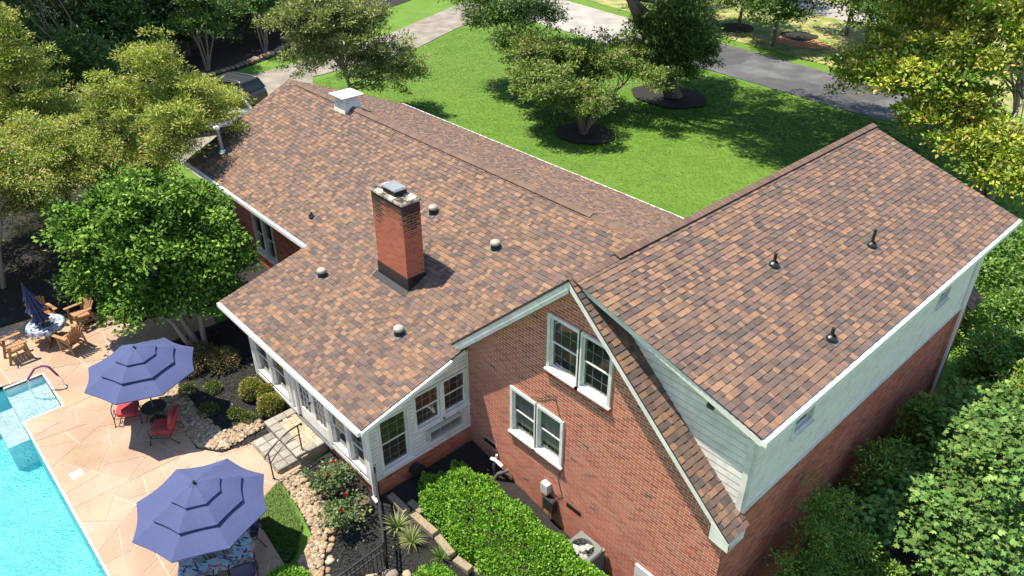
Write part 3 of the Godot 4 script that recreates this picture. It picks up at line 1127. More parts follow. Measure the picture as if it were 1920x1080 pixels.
	for zz in [SR - 0.03, SL]:
		var sk := MB.new()
		var a3 := Vector3(SX, SY - 0.05, zz)
		var b3 := Vector3(KX, KY - 0.05, zz)
		sk.para(a3 - Y * 0.14, b3 - a3, Y * 0.135, Z * 0.03)
		part("rake_board", sk, M.white, house)
	var sof := MB.new()
	sof.para(Vector3(SX + 0.1, SY - 0.13, SL + 0.03), Vector3(KX - SX, KY - SY, 0), Y * 0.02, Z * 1.32)
	part("soffit", sof, M.white, house)
	var gk := MB.new()
	# gutter piece hung on the sunroom rake
	var ga := Vector3(SX - 0.02, SY - 0.03, SR + 0.004)
	var gb := ga + Vector3(KX - SX, KY - SY, 0) * 0.86
	gk.para(ga - Y * 0.11, gb - ga, Y * 0.115, Z * 0.07)
	part("rake_gutter", gk, M.gutter, house)
	# ---------------- walls
	var gxw := 10.09
	var zR := -4.7
	# storeys inside: floors and ceilings, so that rooms are dim behind the glass
	var fl0 := MB.new()
	fl0.box(Vector3(gxw + 0.01, 0.3, -12.3), Vector3(22.2, 0.36, zR - 0.02))
	fl0.box(Vector3(10.36, 0.3, -29.38), Vector3(19.69, 0.36, -12.31))
	fl0.box(Vector3(6.87, 0.3, -18.85), Vector3(10.34, 0.36, -12.75))
	part("floor", fl0, M.wood, house)
	var fl1 := MB.new()
	fl1.box(Vector3(gxw + 0.01, 3.0, -12.3), Vector3(22.2, 3.04, zR - 0.02))
	fl1.box(Vector3(10.36, 2.94, -29.38), Vector3(19.69, 2.98, -12.31))
	part("ceiling", fl1, M.plaster_wall, house)
	# gable wall (faces -x): u runs along +z from -13.2
	var go := Vector3(gxw, 0, -13.2)
	var gpoly := pv([0.0, -1.5, 8.5, -1.5, 8.5, 3.2, 4.28, 6.88, 0.0, 2.9])
	var gh := [Rect2(3.44, 4.16, 1.92, 1.56), Rect2(2.2, 1.4, 1.85, 1.5), Rect2(4.25, 0.2, 0.5, 0.17), Rect2(1.08, 0.24, 0.5, 0.17)]
	var gm := MB.new()
	panel(gm, go, Z, -X, gpoly, gh)
	var gw := part("wall", gm, M.mortar, house)
	brick_face(gw, go, Z, -X, gpoly, gh)
	# right hand wall (faces +z): u runs along +x
	var ro := Vector3(gxw, 0, zR)
	var rpoly := pv([0.0, -1.5, 12.2, -1.5, 12.2, 3.31, 0.0, 3.31])
	var rm := MB.new()
	panel(rm, ro, X, Z, rpoly, [])
	var rw := part("wall", rm, M.mortar_red, house)
	brick_face(rw, ro, X, Z, rpoly, [])
	# main back wall (faces -x)
	var bo := Vector3(10.35, 0, -29.5)
	var bpoly := pv([0.0, -0.2, 10.9, -0.2, 10.9, 3.1, 0.0, 3.1])
	var bh := [Rect2(3.75, 0.55, 1.6, 1.75), Rect2(0.6, 0.8, 1.6, 1.4)]
	var bm := MB.new()
	panel(bm, bo, Z, -X, bpoly, bh)
	var bw := part("wall", bm, M.mortar_red, house)
	brick_face(bw, bo, Z, -X, bpoly, bh)
	# sunroom brick base
	var so := Vector3(6.86, 0, -18.9)
	var spoly := pv([0.0, -0.25, 6.2, -0.25, 6.2, 0.44, 0.0, 0.44])
	var s1 := MB.new()
	panel(s1, so, Z, -X, spoly, [])
	var sw := part("wall", s1, M.mortar_red, house)
	brick_face(sw, so, Z, -X, spoly, [])
	var so2 := Vector3(6.86, 0, -12.7)
	var s2poly := pv([0.0, -0.4, 3.23, -0.4, 3.23, 0.44, 0.0, 0.44])
	var s2 := MB.new()
	panel(s2, so2, X, Z, s2poly, [])
	var sw2 := part("wall", s2, M.mortar_red, house)
	brick_face(sw2, so2, X, Z, s2poly, [])
	# plain far walls
	var fw := MB.new()
	fw.box(Vector3(10.36, -0.3, -29.52), Vector3(19.85, 3.0, -29.4))
	fw.box(Vector3(19.7, -0.3, -29.4), Vector3(19.84, 3.0, -12.4))
	fw.box(Vector3(22.22, -1.4, -12.4), Vector3(22.3, 2.99, zR - 0.01))
	fw.box(Vector3(19.84, -0.3, -12.6), Vector3(22.3, 3.0, -12.4))
	flat(fw, Vector3(0, 0, -29.45), X, -Z, pv([10.36, 3.0, 19.85, 3.0, 14.68, 5.35]))
	flat(fw, Vector3(22.28, 0, 0), Z, X, pv([-12.6, 3.0, -4.76, 3.0, -8.92, 6.85]))
	part("wall", fw, M.mortar_red, house)
	# ---------------- chimney
	var cx0 := 10.3
	var cx1 := 10.9
	var cz0 := -17.0
	var cz1 := -15.55
	var cm := MB.new()
	cm.box(Vector3(cx0, 3.0, cz0), Vector3(cx1, 6.12, cz1))
	var chim := part("chimney", cm, M.mortar_red, house)
	var cs := MB.new()
	cs.box(Vector3(cx0 - 0.0007, 5.85, cz0 - 0.0007), Vector3(cx1 + 0.0007, 6.12, cz1 + 0.0007))
	part("sooty_mortar", cs, M.soot, chim)
	brick_face(chim, Vector3(cx0, 0, cz0), Z, -X, pv([0.0, 3.55, 1.45, 3.55, 1.45, 6.12, 0.0, 6.12]), [], 1)
	brick_face(chim, Vector3(cx1, 0, cz0), Z, X, pv([0.0, 3.7, 1.45, 3.7, 1.45, 6.12, 0.0, 6.12]), [], 1)
	brick_face(chim, Vector3(cx0, 0, cz1), X, Z, pv([0.0, 3.6, 0.6, 3.6, 0.6, 6.12, 0.0, 6.12]), [], 1)
	brick_face(chim, Vector3(cx0, 0, cz0), X, -Z, pv([0.0, 3.6, 0.6, 3.6, 0.6, 6.12, 0.0, 6.12]), [], 1)
	var cc := MB.new()
	cc.block(Vector3(10.6, 6.16, -16.275), Vector3(0.65, 0.09, 1.5), Basis.IDENTITY, 0.03)
	part("chimney_crown", cc, M.crown, chim)
	var cf := MB.new()
	cf.box(Vector3(10.4, 6.2, -16.55), Vector3(10.82, 6.3, -16.0))
	part("flue", cf, M.rubber, chim)
	var ch := MB.new()
	ch.block(Vector3(10.6, 6.385, -16.27), Vector3(0.44, 0.06, 0.62), Basis.IDENTITY, 0.03)
	for q in [[10.42, -16.5], [10.78, -16.5], [10.42, -16.04], [10.78, -16.04]]:
		ch.box(Vector3(q[0] - 0.012, 6.3, q[1] - 0.012), Vector3(q[0] + 0.012, 6.36, q[1] + 0.012))
	part("flue_cap", ch, M.galv, chim)
	var fl := MB.new()
	fl.box(Vector3(cx0 - 0.025, 3.2, cz0 - 0.025), Vector3(cx1 + 0.025, 3.86, cz1 + 0.025))
	var tb := tilt_basis(dv_m.normalized(), Z)
	fl.para(Vector3(cx0 - 0.2, EYm + sm * (cx0 - 0.2 - EX) + 0.021, cz0 - 0.12), tb * Vector3(0, 0, -0.24), Z * 1.62, tb * Vector3(0, 0.006, 0))
	part("flashing", fl, M.flashing, chim)
	# ---------------- cupola on the main ridge
	var cu := MB.new()
	var cuc := Vector3(RX, 0, -25.25)
	var lv := [[0.44, 5.05], [0.34, 5.62], [0.37, 5.63], [0.37, 5.67], [0.32, 5.68], [0.32, 5.89]]
	for k in lv.size() - 1:
		var a0: float = lv[k][0]
		var a1: float = lv[k + 1][0]
		var y0: float = lv[k][1]
		var y1: float = lv[k + 1][1]
		var c0 := [Vector3(-a0, y0, -a0), Vector3(-a0, y0, a0), Vector3(a0, y0, a0), Vector3(a0, y0, -a0)]
		var c1 := [Vector3(-a1, y1, -a1), Vector3(-a1, y1, a1), Vector3(a1, y1, a1), Vector3(a1, y1, -a1)]
		for e in 4:
			var f := (e + 1) % 4
			cu.quad(cuc + c0[e], cuc + c0[f], cuc + c1[f], cuc + c1[e])
	var cup := part("cupola", cu, M.white, house)
	var cl := MB.new()
	cl.block(cuc + Y * 5.915, Vector3(0.9, 0.06, 0.9), Basis.IDENTITY, 0.015)
	part("cupola_base_board", cl, M.white, cup)
	var cr := MB.new()
	var ap := cuc + Y * 6.1
	for e in 4:
		var a4 := cuc + Basis(Y, e * PI / 2) * Vector3(-0.48, 5.946, 0.48)
		var b4 := cuc + Basis(Y, e * PI / 2) * Vector3(0.48, 5.946, 0.48)
		cr.tri(a4, b4, ap)
		cr.quad(a4 - Y * 0.03, b4 - Y * 0.03, b4, a4)
	part("cupola_roof", cr, M.gutter, cup)
	for e in 4:
		var lb := MB.new()
		var bb := Basis(Y, e * PI / 2)
		for k in 5:
			lb.cbox(cuc + bb * Vector3(0, 5.71 + 0.036 * k, 0.328), Vector3(0.5, 0.02, 0.012), bb * Basis(X, 0.5))
		part("louvre", lb, M.white, cup)
	# ---------------- windows
	window(go + Vector3(0, 4.2, 3.44) , Z, -X, 1.0, 1.52, 3, 2, 0.085, "", true, 0.0)
	window(go + Vector3(0, 4.2, 4.4), Z, -X, 0.96, 1.52, 3, 2, 0.085, "", true, 0.0)
	window(go + Vector3(0, 1.44, 2.2), Z, -X, 0.96, 1.46, 3, 2, 0.085, "", true, 0.85)
	window(go + Vector3(0, 1.44, 3.12), Z, -X, 0.93, 1.46, 3, 2, 0.085, "", true, 0.85)
	# brick ledge under the windows
	for q in [[3.42, 4.08, 1.98], [2.18, 1.33, 1.9]]:
		var lg := MB.new()
		var n_b := int(q[2] / 0.075)
		for k in n_b:
			lg.col = brick_color(0)
			lg.cbox(go + Vector3(-0.02, q[1], q[0] + (k + 0.5) * q[2] / n_b), Vector3(0.11, 0.085, q[2] / n_b - 0.01), Basis(Z, 0.25))
		part("brick_sill", lg, M.brick, house)
	window(bo + Vector3(0, 0.58, 3.75), Z, -X, 0.8, 1.7, 1, 1, 0.08)
	window(bo + Vector3(0, 0.58, 4.55), Z, -X, 0.8, 1.7, 1, 1, 0.08)
	window(bo + Vector3(0, 0.82, 0.6), Z, -X, 1.6, 1.38, 1, 1, 0.08)
	# crawlspace vents
	for q in [[4.25, 0.2], [1.08, 0.24]]:
		var vm := MB.new()
		vm.box(go + Vector3(0.02, q[1], q[0]), go + Vector3(0.05, q[1] + 0.17, q[0] + 0.5))
		for k in 3:
			vm.box(go + Vector3(-0.004, q[1] + 0.03 + 0.045 * k, q[0] + 0.02), go + Vector3(0.02, q[1] + 0.045 + 0.045 * k, q[0] + 0.48))
		part("crawlspace_vent", vm, M.black, house)
	# ---------------- sunroom upper walls
	var wo := Vector3(6.82, 0, -18.95)      # west wall, u along +z
	var whol := [Rect2(0.12, 0.62, 1.02, 1.4), Rect2(1.14, 0.62, 1.02, 1.4), Rect2(2.62, 0.36, 1.62, 1.84), Rect2(4.42, 0.62, 0.9, 1.4), Rect2(5.32, 0.62, 0.84, 1.4)]
	var wm := MB.new()
	panel(wm, wo, Z, -X, pv([0.0, 0.4, 6.27, 0.4, 6.27, 2.3, 0.0, 2.3]), whol)
	part("sunroom_wall", wm, M.white, house)
	for k in [0, 1, 3, 4]:
		var r: Rect2 = whol[k]
		window(wo + Vector3(0, r.position.y, r.position.x), Z, -X, r.size.x, r.size.y, 3, 3, 0.07, "", false)
	for zz in [-0.02, 2.2, 2.48, 4.28, 6.16]:
		var cb := MB.new()
		cb.box(wo + Vector3(-0.055, 0.42, zz), wo + Vector3(-0.003, 2.28, zz + 0.12))
		part("corner_board", cb, M.white, house)
	for q in [[-0.02, 2.5], [4.3, 6.28]]:
		var sbm := MB.new()
		sbm.box(wo + Vector3(-0.05, 0.4, q[0]), wo + Vector3(-0.004, 0.52, q[1]))
		part("skirt_board", sbm, M.white, house)
	# French doors
	for k in 2:
		var d0 := wo + Vector3(0, 0.37, 2.62 + 0.81 * k)
		var dm := MB.new()
		dm.para(d0 - X * 0.0 + X * 0.01, Z * 0.12, Y * 1.82, X * 0.04)
		dm.para(d0 + X * 0.01 + Z * 0.69, Z * 0.12, Y * 1.82, X * 0.04)
		dm.para(d0 + X * 0.01 + Z * 0.12, Z * 0.57, Y * 0.42, X * 0.04)
		dm.para(d0 + X * 0.01 + Z * 0.12 + Y * 1.7, Z * 0.57, Y * 0.12, X * 0.04)
		var dr := part("door", dm, M.white, house)
		var pg := MB.new()
		pg.quad(d0 + X * 0.04 + Z * 0.12 + Y * 0.42, d0 + X * 0.04 + Z * 0.69 + Y * 0.42, d0 + X * 0.04 + Z * 0.69 + Y * 1.7, d0 + X * 0.04 + Z * 0.12 + Y * 1.7)
		part("pane", pg, M.glass, dr)
		var mg := MB.new()
		for e in range(1, 3):
			mg.box(d0 + Vector3(0.025, 0.42, 0.12 + 0.19 * e - 0.01), d0 + Vector3(0.036, 1.7, 0.12 + 0.19 * e + 0.01))
		for e in range(1, 5):
			mg.box(d0 + Vector3(0.024, 0.42 + 0.256 * e - 0.01, 0.12), d0 + Vector3(0.035, 0.42 + 0.256 * e + 0.01, 0.69))
		part("muntin_grid", mg, M.white, dr)
		var sh := MB.new()
		sh.box(d0 + Vector3(0.09, 0.42, 0.12), d0 + Vector3(0.1, 1.7, 0.69))
		part("door_shade", sh, M.blind, dr)
		if k == 0:
			var hd := MB.new()
			hd.lathe(d0 + Vector3(-0.03, 0.95, 0.76), [Vector2(0, -0.03), Vector2(0.028, -0.02), Vector2(0.03, 0.0), Vector2(0.028, 0.02), Vector2(0.0, 0.03)], 12)
			hd.tube([d0 + Vector3(0.01, 0.95, 0.76), d0 + Vector3(-0.03, 0.95, 0.76)], [0.015, 0.015], 8)
			part("handle", hd, M.black, dr)
	var thm := MB.new()
	thm.box(wo + Vector3(-0.08, 0.33, 2.5), wo + Vector3(-0.002, 0.37, 4.4))
	part("threshold", thm, M.lead, house)
	# south wall of the sunroom (faces +z): lap siding
	var no := Vector3(6.84, 0, -12.72)
	var npoly := pv([0.0, 0.42, 3.25, 0.42, 3.25, 3.08, 0.0, 2.32])
	var nh := [Rect2(0.3, 0.58, 0.95, 1.74), Rect2(1.4, 1.3, 0.92, 1.22), Rect2(2.32, 1.3, 0.88, 1.22), Rect2(1.72, 0.84, 1.15, 0.36)]
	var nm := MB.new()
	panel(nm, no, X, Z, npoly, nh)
	var nw := part("sunroom_wall", nm, M.sheathing_lap_shade, house)
	siding(nw, M.siding, no, X, Z, npoly, nh, 0.125)
	window(no + Vector3(0.3, 0.58, 0), X, Z, 0.95, 1.74, 3, 3, 0.07, "", true)
	window(no + Vector3(1.4, 1.3, 0), X, Z, 0.92, 1.22, 3, 2, 0.07, "", true)
	window(no + Vector3(2.32, 1.3, 0), X, Z, 0.88, 1.22, 3, 2, 0.07, "", true)
	# air conditioner through the wall
	var ac := MB.new()
	var ao := no + Vector3(1.72, 0.84, 0)
	ac.box(ao + Vector3(0, 0, -0.1), ao + Vector3(1.15, 0.03, 0.2))
	ac.box(ao + Vector3(0, 0.33, -0.1), ao + Vector3(1.15, 0.36, 0.2))
	ac.box(ao + Vector3(0, 0.03, -0.1), ao + Vector3(0.04, 0.33, 0.2))
	ac.box(ao + Vector3(1.11, 0.03, -0.1), ao + Vector3(1.15, 0.33, 0.2))
	ac.box(ao + Vector3(0.04, 0.03, -0.1), ao + Vector3(1.11, 0.33, -0.02))
	var acn := part("wall_air_conditioner", ac, M.box_grey, house)
	var ag := MB.new()
	for k in 4:
		ag.box(ao + Vector3(0.05, 0.06 + 0.075 * k, 0.13), ao + Vector3(1.1, 0.075 + 0.075 * k, 0.15))
	for k in 4:
		ag.box(ao + Vector3(0.06 + 0.335 * k, 0.04, 0.15), ao + Vector3(0.08 + 0.335 * k, 0.32, 0.162))
	part("grille", ag, M.muntin, acn)
	var ai := MB.new()
	ai.box(ao + Vector3(0.045, 0.035, -0.019), ao + Vector3(1.105, 0.325, 0.06))
	part("coil", ai, M.unit_dark, acn)
	# corner trim and downspout
	var dsn := MB.new()
	dsn.box(Vector3(6.76, 0.05, -12.66), Vector3(6.84, 2.25, -12.6))
	dsn.cbox(Vector3(6.75, 0.02, -12.56), Vector3(0.08, 0.06, 0.2), Basis(X, 0.35))
	part("downspout", dsn, M.gutter, house)
	# wall mounted black hose reel
	var hr := MB.new()
	hr.tube([Vector3(8.1, 0.16, -12.68), Vector3(8.1, 0.16, -12.48)], [0.17, 0.17], 16)
	hr.tube([Vector3(8.1, 0.16, -12.5), Vector3(8.1, 0.16, -12.44)], [0.21, 0.21], 16)
	hr.tube([Vector3(8.0, 0.3, -12.55), Vector3(8.1, 0.36, -12.55), Vector3(8.2, 0.3, -12.55)], [0.02, 0.02, 0.02], 8)
	part("hose_reel", hr, M.rubber, house)
	# ---------------- dormer walls
	var dzw := -4.675
	var dxe := 10.43
	var dso := Vector3(dxe, 0, dzw)
	var dpoly := pv([0.0, 3.29, 11.17, 3.29, 11.17, 5.48, 0.0, 5.48])
	var dh := [Rect2(1.46, 4.36, 0.84, 0.9), Rect2(8.43, 4.36, 0.74, 0.9)]
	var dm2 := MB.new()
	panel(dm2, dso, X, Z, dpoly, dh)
	var dw := part("dormer_wall", dm2, M.sheathing_lap_shade, house)
	siding(dw, M.siding_dirty, dso, X, Z, dpoly, dh, 0.19)
	for r in dh:
		window(dso + Vector3(r.position.x, r.position.y, 0), X, Z, r.size.x, r.size.y, 1, 1, 0.05, "", true)
	var eo := Vector3(dxe, 0, -9.0)
	var epoly := pv([0.3, 6.86, 4.325, 5.55, 4.325, 3.3])
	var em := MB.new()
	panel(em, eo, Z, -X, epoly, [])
	var ew := part("dormer_wall", em, M.sheathing_lap_shade, house)
	siding(ew, M.siding, eo, Z, -X, epoly, [], 0.17)
	var ct := MB.new()
	ct.box(Vector3(dxe - 0.05, 3.33, dzw - 0.09), Vector3(dxe - 0.001, 5.45, dzw + 0.03))
	ct.box(Vector3(dxe, 3.34, dzw + 0.02), Vector3(dxe + 0.1, 5.44, dzw + 0.055))
	ct.box(Vector3(dxe - 0.02, 3.24, dzw + 0.015), Vector3(21.6, 3.34, dzw + 0.06))
	ct.box(Vector3(21.5, 3.34, dzw + 0.02), Vector3(21.61, 5.44, dzw + 0.055))
	part("corner_board", ct, M.white, house)
	var d2 := MB.new()
	d2.box(Vector3(21.3, 0.0, dzw + 0.065), Vector3(21.39, 5.45, dzw + 0.13))
	part("downspout", d2, M.gutter, house)
	var lm := MB.new()
	lm.cbox(Vector3(dxe - 0.14, 5.56, -5.6), Vector3(0.16, 0.11, 0.14), Basis(Z, 0.4))
	part("flood_light", lm, M.unit_dark, house)
	# ---------------- meter boxes, cables and pipes on the gable wall
	var u1 := MB.new()
	u1.block(Vector3(gxw - 0.09, 0.45, -9.6), Vector3(0.17, 0.32, 0.24), Basis.IDENTITY, 0.02)
	part("meter_box", u1, M.box_grey, house)
	var u2 := MB.new()
	u2.block(Vector3(gxw - 0.1, 0.0, -9.42), Vector3(0.18, 0.4, 0.34), Basis.IDENTITY, 0.03)
	part("meter_box", u2, M.rubber, house)
	for q in [[[0.3, -9.72], [0.0, -9.8], [-0.5, -9.78], [-0.9, -9.75]], [[0.25, -9.5], [-0.3, -9.55], [-0.9, -9.5]], [[1.32, -9.2], [0.9, -9.25], [0.5, -9.1], [0.32, -9.25], [0.4, -9.45]], [[2.95, -10.3], [3.15, -9.9], [3.4, -9.6], [3.45, -9.45], [3.0, -9.3], [2.9, -9.18], [1.4, -9.17]]]:
		var cbm := MB.new()
		var pp := []
		var rr := []
		for e in q:
			pp.append(Vector3(gxw - 0.02, e[0], e[1]))
			rr.append(0.008)
		cbm.tube(pp, rr, 5)
		part("cable", cbm, M.rubber, house)
	var dp := MB.new()
	dp.tube([Vector3(gxw - 0.25, -0.6, -11.45), Vector3(gxw - 0.25, 0.0, -11.42), Vector3(gxw - 0.22, 0.12, -11.4)], [0.04, 0.04, 0.045], 10)
	part("drain_pipe", dp, M.lead, house)
	var dp2 := MB.new()
	dp2.tube([Vector3(gxw - 0.35, -0.5, -11.35), Vector3(gxw - 0.3, -0.15, -11.2), Vector3(gxw - 0.08, 0.0, -11.0)], [0.05, 0.055, 0.055], 10)
	part("drain_pipe", dp2, M.lead, house)
	var sp := MB.new()
	sp.tube([Vector3(gxw - 0.25, 0.14, -11.55), Vector3(gxw - 0.22, 0.18, -11.38), Vector3(gxw - 0.2, 0.1, -11.15)], [0.05, 0.06, 0.05], 8)
	sp.tube([Vector3(gxw - 0.22, 0.18, -11.38), Vector3(gxw - 0.2, 0.38, -11.36)], [0.035, 0.03], 8)
	part("pipe_tee", sp, M.gutter, house)
	var hatch := MB.new()
	hatch.box(Vector3(gxw - 0.07, -1.6, -6.66), Vector3(gxw - 0.012, 0.2, -5.85))
	part("access_door", hatch, M.white, house)
	# ---------------- things standing on the roofs
	var tm := tilt_basis(dv_m.normalized(), Z)
	var ts := tilt_basis(dv_s.normalized(), Z)
	var td := tilt_basis(dv_d.normalized(), X)
	for q in [[12.6, -17.3], [12.55, -14.35]]:
		dome_vent(Vector3(q[0], EYm + sm * (q[0] - EX), q[1]), tm)
	for q in [[9.2, -18.5], [9.15, -14.45]]:
		dome_vent(Vector3(q[0], SY + ss * (q[0] - SX), q[1]), ts)
	pipe_vent(Vector3(10.55, EYm + sm * (10.55 - EX), -21.3), tm, 0.2, 0.75)
	for q in [[14.32, -6.92, 0.33], [17.35, -6.05, 0.46], [13.54, -4.99, 0.3]]:
		pipe_vent(Vector3(q[0], PK.y - (PK.y - DE.y) / (DE.z - PK.z) * (q[1] - PK.z), q[1]), td, q[2], 0.9)
	var fp := Vector3(10.8, EYm + sm * (10.8 - EX), -28.5)
	var f1 := MB.new()
	f1.lathe(fp, [Vector2(0.16, -0.04), Vector2(0.1, 0.08), Vector2(0.085, 0.1)], 16)
	var fl2 := part("flue_pipe", f1, M.gutter, house)
	var f2 := MB.new()
	f2.tube([fp, fp + Vector3(-0.06, 0.95, 0)], [0.075, 0.075], 14)
	part("pipe", f2, M.galv, fl2)
	var f3 := MB.new()
	f3.lathe(fp + Vector3(-0.06, 0.92, 0), [Vector2(0.08, 0), Vector2(0.12, 0.02), Vector2(0.125, 0.1), Vector2(0.09, 0.14), Vector2(0, 0.15)], 16)
	part("pipe_cap", f3, M.gutter, fl2)
	# ---------------- bricks, now that all faces are known
	var bd := PackedFloat32Array()
	for t in brick_list:
		bd.append(t[0])
	bd.sort()
	var bl := bd[299]
	var rest2 := MB.new()
	for t in brick_list:
		if t[0] <= bl:
			var one2 := MB.new()
			add_brick(one2, t)
			part("brick", one2, M.brick, t[6])
		else:
			add_brick(rest2, t)
	part("brickwork", rest2, M.brick, house).set_meta("kind", "stuff")

# ------------------------------------------------------------------ plants
func rdir() -> Vector3:
	var z := rng.randf_range(-1, 1)
	var a := rng.randf() * TAU
	var r := sqrt(1.0 - z * z)
	return Vector3(r * cos(a), z, r * sin(a))

func clump(mb: MB, ce: Vector3, r: float, k: int, l: float, w: float, cols: Array, droop: float, flat_y := 0.7) -> void:
	var g0 := rng.randf_range(0.78, 1.2)
	var bias := rng.randi() % cols.size()
	for i in k:
		var d := rdir()
		if d.y < -0.2:
			d.y = -d.y * 0.6
		var p := ce + Vector3(d.x, d.y * flat_y, d.z) * r * pow(rng.randf(), 0.45)
		var dir := (d * 0.9 + rdir() * 0.7 + Vector3(0, 0.15 - droop, 0)).normalized()
		var s := dir.cross(Vector3.UP + rdir() * 0.75)
		if s.length_squared() < 0.01:
			continue
		var cc: Color = cols[bias] if rng.randf() < 0.5 else cols[rng.randi() % cols.size()]
		var g := g0 * rng.randf_range(0.75, 1.25)
		mb.col = Color(cc.r * g, cc.g * g, cc.b * g)
		var sc := rng.randf_range(0.7, 1.25)
		mb.leaf(p, dir, s.normalized(), l * sc, w * sc)

func lobed(mb: MB, p: Vector3, d: Vector3, s: Vector3, l: float) -> void:
	# hand-shaped leaf of five lobes
	var nn := d.cross(s).normalized()
	if nn.y < 0.0:
		nn = -nn
		s = -s
	var k := mb.vert(p + d * l * 0.38, nn)
	var idx := PackedInt32Array()
	for q in [[0.0, 0.0], [-0.34, 0.12], [-0.42, 0.36], [-0.2, 0.4], [-0.36, 0.72], [-0.12, 0.62], [0.0, 1.0], [0.12, 0.62], [0.36, 0.72], [0.2, 0.4], [0.42, 0.36], [0.34, 0.12]]:
		idx.append(mb.vert(p + s * q[0] * l + d * q[1] * l - nn * (q[0] * q[0] + q[1] * q[1] * 0.3) * l * 0.35, nn))
	for i in 12:
		mb.ix.append(k); mb.ix.append(idx[(i + 1) % 12]); mb.ix.append(idx[i])

func limb(mb: MB, a: Vector3, b: Vector3, r0: float, r1: float, wob := 0.08, sides := 7) -> void:
	var pts := []
	var rs := []
	var l := a.distance_to(b)
	for i in 6:
		var t := i / 5.0
		var j := Vector3.ZERO
		if i > 0 and i < 5:
			j = rdir() * wob * l * 0.4
		pts.append(a.lerp(b, t) + j + Vector3(0, sin(t * PI) * wob * l * 0.5, 0))
		rs.append(lerpf(r0, r1, t))
	mb.tube(pts, rs, sides)

func tree(p: Dictionary) -> Node3D:
	var base: Vector3 = p.base
	base.y = ground_y(base.x, base.z) - 0.05
	var o := thing(p.name, p.label, p.get("category", "tree"), base, p.get("group", ""))
	var mb := MB.new()
	var centers := []
	var vol := 0.0
	for b in p.blobs:
		vol += pow(b[3] * b[4] * b[5], 0.65)
	for b in p.blobs:
		var share: float = pow(b[3] * b[4] * b[5], 0.65) / vol
		var kk := int(p.clumps * share) + 1
		var ph := rng.randf() * 10.0
		for i in kk:
			var d := rdir()
			if d.y < -0.45:
				d.y *= -0.7
			var bump := 1.0 + 0.17 * sin(d.x * 5.0 + ph) * cos(d.z * 4.0 + ph * 2.0) + 0.1 * sin(d.y * 9.0 + ph)
			var fr := pow(rng.randf(), p.get("shell", 0.42)) * bump
			var ce := Vector3(b[0] + d.x * b[3] * fr, b[1] + d.y * b[4] * fr, b[2] + d.z * b[5] * fr)
			centers.append(ce)
			if p.has("lobed"):
				var g0 := rng.randf_range(0.55, 1.2)
				for q in p.per:
					var dd := rdir()
					dd.y = absf(dd.y) * 0.8
					var pos: Vector3 = ce + dd * p.clr * pow(rng.randf(), 0.5)
					var dir := (dd + rdir() * 0.5 - Vector3(0, 0.45, 0)).normalized()
					var s := dir.cross(Vector3.UP + rdir() * 0.5).normalized()
					var cc: Color = p.cols[rng.randi() % p.cols.size()]
					var g := g0 * rng.randf_range(0.8, 1.2)
					mb.col = Color(cc.r * g, cc.g * g, cc.b * g)
					lobed(mb, pos, dir, s, p.leaf[0] * rng.randf_range(0.65, 1.2))
			else:
				clump(mb, ce, p.clr * rng.randf_range(0.7, 1.3), p.per, p.leaf[0], p.leaf[1], p.cols, p.get("droop", 0.1), p.get("flat", 0.7))
	var tm := MB.new()
	var stems: int = p.get("stems", 1)
	var forks := []
	for k in stems:
		var b2: Array = p.blobs[k % p.blobs.size()]
		var a := base
		if stems > 1:
			a += Vector3(cos(k * 2.4), 0, sin(k * 2.4)) * p.trunk * 1.2
		var tip := Vector3(b2[0], b2[1], b2[2])
		if stems > 1:
			tip += Vector3(cos(k * TAU / stems + 0.4) * b2[3], 0, sin(k * TAU / stems + 0.4) * b2[5]) * 0.45
		if p.has("via"):
			var via: Vector3 = p.via
			limb(tm, a, via, p.trunk, p.trunk * 0.75, 0.02, 10)
			limb(tm, via, tip, p.trunk * 0.72, p.trunk * 0.3, 0.05, 8)
			forks.append([via, tip])
		else:
			limb(tm, a, tip, p.trunk, p.trunk * 0.35, 0.05, 9)
			forks.append([a.lerp(tip, 0.35), tip])
	var step := maxi(1, int(centers.size() / float(p.get("limbs", 26))))
	for i in range(0, centers.size(), step):
		var f: Array = forks[i % forks.size()]
		var best: Vector3 = f[0]
		var from := (f[0] as Vector3).lerp(f[1], rng.randf_range(0.1, 0.95))
		for e in forks:
			var q := (e[0] as Vector3).lerp(e[1], rng.randf_range(0.3, 0.95))
			if q.distance_to(centers[i]) < from.distance_to(centers[i]):
				from = q
		limb(tm, from, centers[i], p.trunk * 0.26, p.trunk * 0.05, 0.1, 5)
	part("trunk", tm, p.get("bark", M.bark), o)
	part("crown", mb, p.get("mat", M.leaf), o)
	return o

